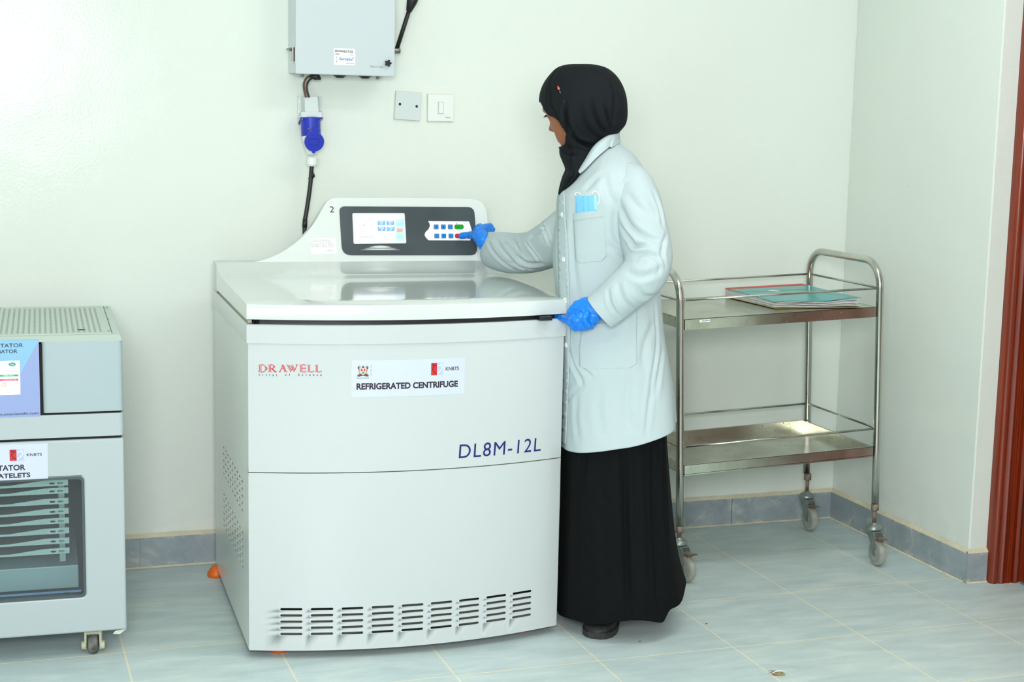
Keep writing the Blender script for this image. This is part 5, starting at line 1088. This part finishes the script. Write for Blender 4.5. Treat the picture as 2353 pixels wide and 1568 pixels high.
# leave the face free: drop the cells around the facing direction
fa = math.atan2(f0@ED, f0@ER); ledge = smooth_keys([(236, 0, 1243), (246, 0, 1248), (262, 0, 1259), (272, 0, 1275), (286, 0, 1291), (297, 0, 1297), (315, 0, 1300), (330, 0, 1297), (336, 0, 1289)], 60)
rowpy = smooth_keys([(k[0], k[1], k[2]) for k in SK], SR); thF = np.linspace(0, 2*np.pi, SC, endpoint=False)
keep = np.ones((SR, SC), bool)
def wrap(a): return (a+np.pi) % (2*np.pi)-np.pi
for i in range(SR):
    py, l, r = rowpy[i][:3]
    if not 236 <= py <= 336: continue
    xe = np.interp(py, ledge[:, 0], ledge[:, 2]); c = np.clip((xe-(l+r)/2)/((r-l)/2), -1, 1); near = 2*np.pi-math.acos(c)      # near edge lies on the camera side (sin < 0)
    half = abs(wrap(near-fa)); keep[i] = np.abs(wrap(thF-fa)) > half
    # slide the two border columns onto the exact edge
fs = [(i*SC+k, i*SC+(k+1) % SC, (i+1)*SC+(k+1) % SC, (i+1)*SC+k) for i in range(SR-1) for k in range(SC) if keep[i, k] and keep[i, (k+1) % SC] and keep[i+1, k] and keep[i+1, (k+1) % SC]]
fs.append(tuple(range(SC)))
hj = fromdata('headscarf', SG.reshape(-1, 3), fs, M_hijab, person, True, 'black chiffon headscarf tucked into the coat collar')
bmx = bmesh.new(); bmx.from_mesh(hj.data); bmesh.ops.delete(bmx, geom=[v for v in bmx.verts if not v.link_faces], context='VERTS')
for _ in range(6):
    bd = [v for v in bmx.verts if v.is_boundary]; nc = {v: sum((e.other_vert(v).co for e in v.link_edges if e.is_boundary), Vector())/max(1, sum(e.is_boundary for e in v.link_edges)) for v in bd}
    for v in bd: v.co = v.co*.4+nc[v]*.6
bmx.to_mesh(hj.data); bmx.free(); hj.data.polygons.foreach_set('use_smooth', [True]*len(hj.data.polygons))
mo = hj.modifiers.new('thickness', 'SOLIDIFY'); mo.thickness = .003; mo.offset = -1
# jewelled pin
h1 = hit(ST_, 1284, 201); h2 = hit(ST_, 1297, 236); n_ = h1[1]
pd = (hit(ST_, 1288, 212)[0]-h1[0]); pd /= np.linalg.norm(pd); q_ = Vector(pd).to_track_quat('Z', 'Y'); b = B(); b.lathe([(0, -.003), (.0016, -.002), (.002, 0), (.0014, .0015), (.003, .003), (.0034, .006), (.0022, .009), (0, .0105)], 12, lambda v: Vector(h1[0]+n_*.0045)+q_@Vector(v))
pin = b.obj('scarf_pin', mat('orange_red_gem', (236, 84, 50), .2, coat=.5), hj, True); b = B(); b.tube([tuple(h1[0]+n_*.004+pd*.012), tuple(h1[0]+n_*.004+pd*.020)], .0012, 8); b.tube([tuple(hit(ST_, 1293, 221)[0]+n_*.002), tuple(hit(ST_, 1293.6, 223)[0]+n_*.002)], .0009, 8); b.tube([tuple(hit(ST_, 1296, 231)[0]+n_*.002), tuple(hit(ST_, 1297, 235)[0]+n_*.002)], .0008, 8); b.obj('pin_needle', M_screw, hj, True)
# ---- lab coat
TK = [(332, 1388, 1424, .050, .01), (342, 1372, 1438, .078, .0), (356, 1354, 1456, .115, .0), (375, 1340, 1470, .150, .0), (400, 1324, 1484, .178, .0, 2.3), (425, 1303, 1491, .19, .0, 2.4), (446, 1284, 1496, .195, .0, 2.5), (500, 1279, 1502, .19, .0, 2.5), (560, 1272, 1504, .18, .0, 2.4), (620, 1273, 1508, .172, .0, 2.4), (680, 1279, 1516, .170, .0, 2.4), (760, 1286, 1524, .175, .0, 2.4), (850, 1289, 1539, .185, .0, 2.4), (920, 1289, 1549, .195, .0, 2.4), (985, 1287, 1553, .205, .0, 2.4)]
TR, TC = 300, 260
TG = body_loft(TK, TR, TC); tc_ = np.linspace(0, 2*np.pi, TC, endpoint=False); rp = np.linspace(0, 1, TR)
TN = gnormals(TG)
# hem is cut lower at the front (left) than at the back (right)
dz = -.042*(.5-.5*np.cos(tc_))+.030*(.5+.5*np.cos(tc_))**2; TG[:, :, 2] += (rp**6)[:, None]*dz[None, :]
TG = wav(TG, TN, 11, .0042, (.2, .9), (3, 9), lambda t: max(0, t-.25)**1.1*1.6); TG = wav(TG, TN, 21, .0016, (.5, 2.2), (6, 16), lambda t: .3+t)
TT = bvh(TG)
TL_ = [([(1420, 455), (1412, 500), (1416, 545), (1440, 575)], .009, .006), ([(1400, 560), (1430, 585), (1452, 600)], .008, .005), ([(1345, 440), (1362, 420), (1385, 400)], .010, .004), ([(1390, 400), (1396, 440), (1410, 470)], .010, .004),
       ([(1320, 470), (1316, 540), (1320, 620), (1330, 690)], .009, .0030), ([(1308, 800), (1318, 840), (1335, 872), (1338, 890)], .007, .0055), ([(1340, 848), (1352, 858), (1362, 868)], .005, .004), ([(1298, 930), (1318, 905), (1335, 890)], .007, .003),
       ([(1503, 700), (1508, 790), (1498, 870), (1488, 960), (1484, 1004)], .006, .0045), ([(1522, 800), (1512, 860), (1500, 920)], .008, .004), ([(1450, 860), (1440, 930), (1446, 990)], .012, .0035), ([(1380, 880), (1376, 940), (1384, 1005)], .012, .0030), ([(1328, 900), (1324, 960), (1330, 1015)], .010, .003), ([(1300, 640), (1304, 700), (1296, 760)], .007, .004),
       ([(1440, 740), (1400, 770), (1360, 775)], .012, .003), ([(1470, 640), (1430, 700), (1400, 770)], .012, .003), ([(1500, 740), (1480, 800), (1478, 850)], .010, .004)]
TG = crease(TG, gnormals(TG), TT, TL_); TT = bvh(TG)
coat = gobj('lab_coat', TG, M_coat, person, False, False, .003)
# sleeves
LKs = [(1432, 402, -.07, 26, .040), (1447, 418, -.11, 44, .058), (1462, 455, -.145, 52, .066), (1471, 500, -.165, 55, .070), (1482, 550, -.185, 56, .070), (1490, 592, -.205, 54, .068), (1483, 624, -.220, 52, .066), (1462, 648, -.224, 50, .062), (1432, 672, -.222, 47, .056), (1404, 698, -.216, 46, .050), (1379, 719, -.212, 44, .044)]
G2 = path_loft(LKs, 220, 150); N2 = gnormals(G2); G2 = wav(G2, N2, 5, .0014, (.5, 3), (2, 7)); T2_ = bvh(G2)
L2 = [([(1500, 440), (1515, 480), (1522, 520)], .006, .005), ([(1425, 470), (1450, 520), (1490, 548), (1524, 556)], .008, .0065), ([(1440, 440), (1470, 480), (1500, 500)], .010, .004), ([(1428, 520), (1450, 552), (1462, 566), (1500, 560)], .006, .007), ([(1462, 590), (1480, 585), (1510, 590)], .007, .006), ([(1450, 610), (1475, 615), (1505, 608), (1530, 600)], .009, -.003), ([(1440, 625), (1470, 636), (1505, 630)], .008, .0045), ([(1505, 590), (1515, 610), (1512, 632)], .006, .003),
      ([(1420, 650), (1432, 690), (1460, 715)], .008, .0045), ([(1398, 665), (1404, 700), (1425, 730)], .005, .0035), ([(1460, 660), (1480, 680), (1500, 680)], .008, .005), ([(1440, 410), (1425, 425), (1414, 450)], .006, -.004), ([(1530, 540), (1520, 580), (1528, 610)], .006, .005)]
G2 = crease(G2, gnormals(G2), T2_, L2); ls = gobj('sleeve', G2, M_coat, coat, True, False, .0026, 'bent sleeve of the near arm')
RKs = [(1345, 480, .08, 30, .045), (1318, 510, .11, 46, .056), (1288, 550, .17, 57, .060), (1258, 565, .23, 52, .058), (1226, 578, .29, 47, .056), (1194, 582, .345, 45.5, .054), (1165, 581, .395, 45.5, .050), (1141, 577, .44, 42.5, .042), (1121, 571, .478, 37.5, .026)]
G3 = path_loft(RKs, 200, 140); N3 = gnormals(G3); G3 = wav(G3, N3, 8, .0012, (.5, 3), (2, 7)); T3_ = bvh(G3)
L3 = [([(1122, 556), (1135, 580), (1160, 605), (1185, 620)], .006, .0045), ([(1140, 550), (1160, 580), (1190, 608), (1215, 622)], .006, .0040), ([(1210, 560), (1230, 585), (1245, 605)], .005, .005), ([(1190, 590), (1215, 606), (1250, 604)], .007, .006), ([(1170, 600), (1195, 612), (1225, 618)], .006, .005), ([(1220, 545), (1240, 535), (1255, 520)], .005, .006), ([(1245, 515), (1255, 535), (1262, 560)], .005, .006), ([(1118, 562), (1160, 560), (1210, 556)], .002, .0012), ([(1170, 545), (1185, 560), (1196, 580)], .006, .003)]
G3 = crease(G3, gnormals(G3), T3_, L3); rs = gobj('sleeve', G3, M_coat, coat, True, False, .0026, 'sleeve of the far arm reaching to the console')
# shoulder yoke seam and collar
def near(px, py, off): h = hit(TT, px, py); return (h[0]+h[1]*off) if h is not None else PP(px, py, -.05)
inn = cat([np.array(p, float) for p in ((1327, 396), (1344, 369), (1364, 337), (1388, 315), (1414, 300))], 6); outn = cat([np.array(p, float) for p in ((1337, 403), (1349, 393), (1372, 368), (1406, 338), (1425, 327))], 6)
ip = [np.array([1327, 396, -.090]), np.array([1344, 369, -.092]), np.array([1364, 337, -.086]), np.array([1390, 315, -.058]), np.array([1416, 301, .0]), np.array([1396, 312, .060]), np.array([1368, 335, .090]), np.array([1344, 369, .1]), np.array([1327, 396, .09])]
I3 = [PP(*p) for p in cat(ip, 8)]
mp_ = [p for p in cat([np.array([1331, 397, -.105]), np.array([1349, 372, -.112]), np.array([1372, 340, -.106]), np.array([1402, 315, -.07]), np.array([1424, 305, .004]), np.array([1404, 314, .075]), np.array([1374, 338, .11]), np.array([1350, 370, .115]), np.array([1331, 397, .1])], 8)]
M3 = [PP(*p) for p in mp_]; n_i = len(I3)
O3 = []
op = cat([np.array([1337, 403, 0.]), np.array([1348, 394, 0.]), np.array([1372, 369, 0.]), np.array([1406, 339, 0.])], 11)[:25]
for k in range(n_i):
    t = k/(n_i-1)
    if t < .42: q = cat([np.array([1337, 403.]), np.array([1349, 393.]), np.array([1373, 368.]), np.array([1404, 340.])], 20); q = q[int(t/.42*(len(q)-1))]; O3.append(near(q[0], q[1], .007))
    else:
        q = cat([np.array([1404, 340., -.085]), np.array([1426, 328., .004]), np.array([1408, 338., .09]), np.array([1376, 366., .135]), np.array([1352, 392., .14]), np.array([1337, 403., .12])], 20); q = q[int((t-.42)/.58*(len(q)-1))]; O3.append(PP(*q))
G4 = np.array([[I3[k], (I3[k]+M3[k])/2+UZ*.003, M3[k]+UZ*.001, (M3[k]*.6+O3[k]*.4), (M3[k]*.25+O3[k]*.75), O3[k]] for k in range(n_i)])
cl = fromdata('collar', G4.reshape(-1, 3), gfaces(n_i, 6, closed=False), M_coat, coat, True); mo = cl.modifiers.new('s', 'SUBSURF'); mo.levels = mo.render_levels = 2; mo = cl.modifiers.new('thickness', 'SOLIDIFY'); mo.thickness = .0026; mo.offset = 0
# placket, pockets, buttons
patch('placket', TT, [(1285, 447), (1299, 432), (1302, 500), (1306, 560), (1308, 620), (1310, 680), (1312, 750), (1310, 850), (1306, 950), (1303, 1020), (1293, 1020), (1292, 900), (1291, 800), (1288, 720), (1285, 640), (1284, 560), (1284.5, 500)], M_coat, coat, .0030, .0012, 60)
pk = patch('chest_pocket', TT, [(1317.5, 492), (1386, 482), (1389, 530), (1394, 588), (1385, 599), (1332, 605), (1324, 598), (1321, 550)], M_coat, coat, .0016, .0012, 26)
patch('pocket_hem', TT, [(1317.5, 491), (1386, 481), (1387, 497), (1318.5, 507)], M_coat, pk, .0030, .0010, 20)
patch('side_pocket', TT, [(1338, 745), (1400, 740), (1464, 700), (1463, 780), (1464, 836), (1448, 846), (1345, 849), (1332, 842), (1331, 800)], M_coat, coat, .0014, .0010, 26)
for px, py in ((1294, 493), (1297.5, 596), (1303, 793), (1300, 690)):
    h = hit(TT, px, py)
    if h is None: continue
    q_ = Vector(h[1]).to_track_quat('Z', 'Y'); B().lathe([(0, .0016), (.0030, .0016), (.0040, .0028), (.0066, .0030), (.0076, .0018), (.0076, 0)], 22, lambda v: Vector(h[0]+h[1]*.0024)+q_@Vector(v)).obj('button', M_whitepl, coat, True)
# hem fold line
# folded face mask standing in the chest pocket
mk = empty('face_mask', 'light blue surgical face mask tucked into the chest pocket', 'face mask', tuple(map(float, hit(TT, 1352, 480)[0])))
mo_ = np.array(mk.location)
bm_ = patch('mask_sheet', TT, [(1324, 452), (1372, 449), (1374, 495), (1326, 500)], M_mask, None, .0020, .0012, 18); bm_.parent = mk; bm_.location = -Vector(mo_)
for x in (1340, 1352): o = patch('pleat', TT, [(x, 451), (x+1.6, 451), (x+2.6, 484), (x+.9, 484.5)], M_mask, None, .0034, .0012, 10); o.parent = bm_
o = patch('edge_band', TT, [(1364, 449.5), (1372, 449), (1373.5, 482.5), (1366.5, 483)], mat('mask_edge', (160, 216, 246), .7), None, .0033, .0010, 10); o.parent = bm_
for P_ in ([(1362, 447), (1365, 441.5), (1370, 441), (1376, 446), (1378, 458), (1376, 467), (1373, 469)], [(1324, 451), (1326, 446), (1331, 445), (1336, 449)]):
    o = B().tube([tuple(near(a, c, .005)) for a, c in cat([np.array(q, float) for q in P_], 6)], .0013, 8).obj('ear_loop', M_paper, None, True); o.parent = mk; o.location = -Vector(mo_)
# ---- skirt
KK = [(640, 1340, 1480, .12, .0), (760, 1310, 1505, .15, .0), (880, 1294, 1522, .17, .01), (960, 1291, 1528, .18, .01), (1040, 1290, 1533, .185, .01), (1130, 1289, 1540, .19, .01), (1220, 1287, 1548, .195, .01), (1290, 1285, 1557, .20, .01), (1340, 1284, 1566, .205, .01), (1380, 1283, 1573, .205, .01)]
KG = body_loft(KK, 240, 260); KN = gnormals(KG); rk = np.linspace(0, 1, 240)
kdz = .0*tc_; kdz = -.018*(.5-.5*np.cos(tc_))+.012*np.sin(3*tc_+.6)+.008*np.sin(5*tc_+2); kdz = kdz+.045/(1+np.exp(-(tc_-5.36)/.035))+.045*np.exp(-(tc_/.55)**2)*(tc_ < 3); KG[:, :, 2] += (rk**8)[:, None]*kdz[None, :]
KG = wav(KG, KN, 31, .006, (.0, .35), (4, 11), lambda t: max(0, t-.3)*1.3)
KT = bvh(KG)
KL = [([(1345, 1030), (1342, 1080), (1336, 1130)], .010, .009), ([(1330, 1035), (1326, 1200), (1322, 1420)], .014, .004), ([(1434, 1015), (1436, 1150), (1440, 1300), (1447, 1425)], .010, .011), ([(1520, 970), (1524, 1100), (1530, 1250)], .010, .007), ([(1500, 1000), (1502, 1150), (1508, 1300), (1512, 1400)], .010, .010), ([(1385, 1040), (1386, 1200), (1390, 1400)], .016, .004), ([(1470, 1020), (1475, 1200), (1482, 1400)], .012, -.006)]
KG = crease(KG, gnormals(KG), KT, KL)
gobj('skirt', KG, M_skirt, person, False, False, .0028, 'long black pleated skirt')
# ---- shoes
def shoe(c, ang, lab_):
    a = math.radians(ang); fw = np.array([math.cos(a), math.sin(a), 0]); sd = np.array([-math.sin(a), math.cos(a), 0])
    S = [(-.125, .010, .03), (-.115, .030, .05), (-.08, .034, .075), (-.04, .034, .080), (0, .038, .072), (.04, .044, .060), (.08, .046, .050), (.11, .040, .044), (.13, .026, .036), (.138, .010, .024)]
    b = B(); G = []; m = 20
    for x, wd_, hh in S:
        for k in range(m): t = 2*math.pi*k/m; G.append(c+fw*x+sd*wd_*math.cos(t)+UZ*(.012+max(hh-.012, .004)*(.5+.5*math.sin(t)) if math.sin(t) > -.2 else .012))
    b.raw(G, gfaces(len(S), m, True, True)); up_ = b.obj('shoe', M_shoe, person, True, lab_); mo = up_.modifiers.new('s', 'SUBSURF'); mo.levels = mo.render_levels = 2
    out_ = [(x, w__+.003) for x, w__, _ in S]+[(x, -w__-.003) for x, w__, _ in S[::-1]]
    b = B(); b.prism([(x, y) for x, y in out_], lambda v: tuple(c+fw*v[0]+sd*v[1]+UZ*v[2]), .0005, .018); s_ = b.obj('sole', mat('dark_rubber_sole', (52, 55, 54), .7, var=.4, vscale=50), up_, 'auto'); mo = s_.modifiers.new('bevel', 'BEVEL'); mo.width = .004; mo.segments = 2
shoe(c1, SANG, 'worn black shoe showing under the hem'); shoe(c2, -150, None)
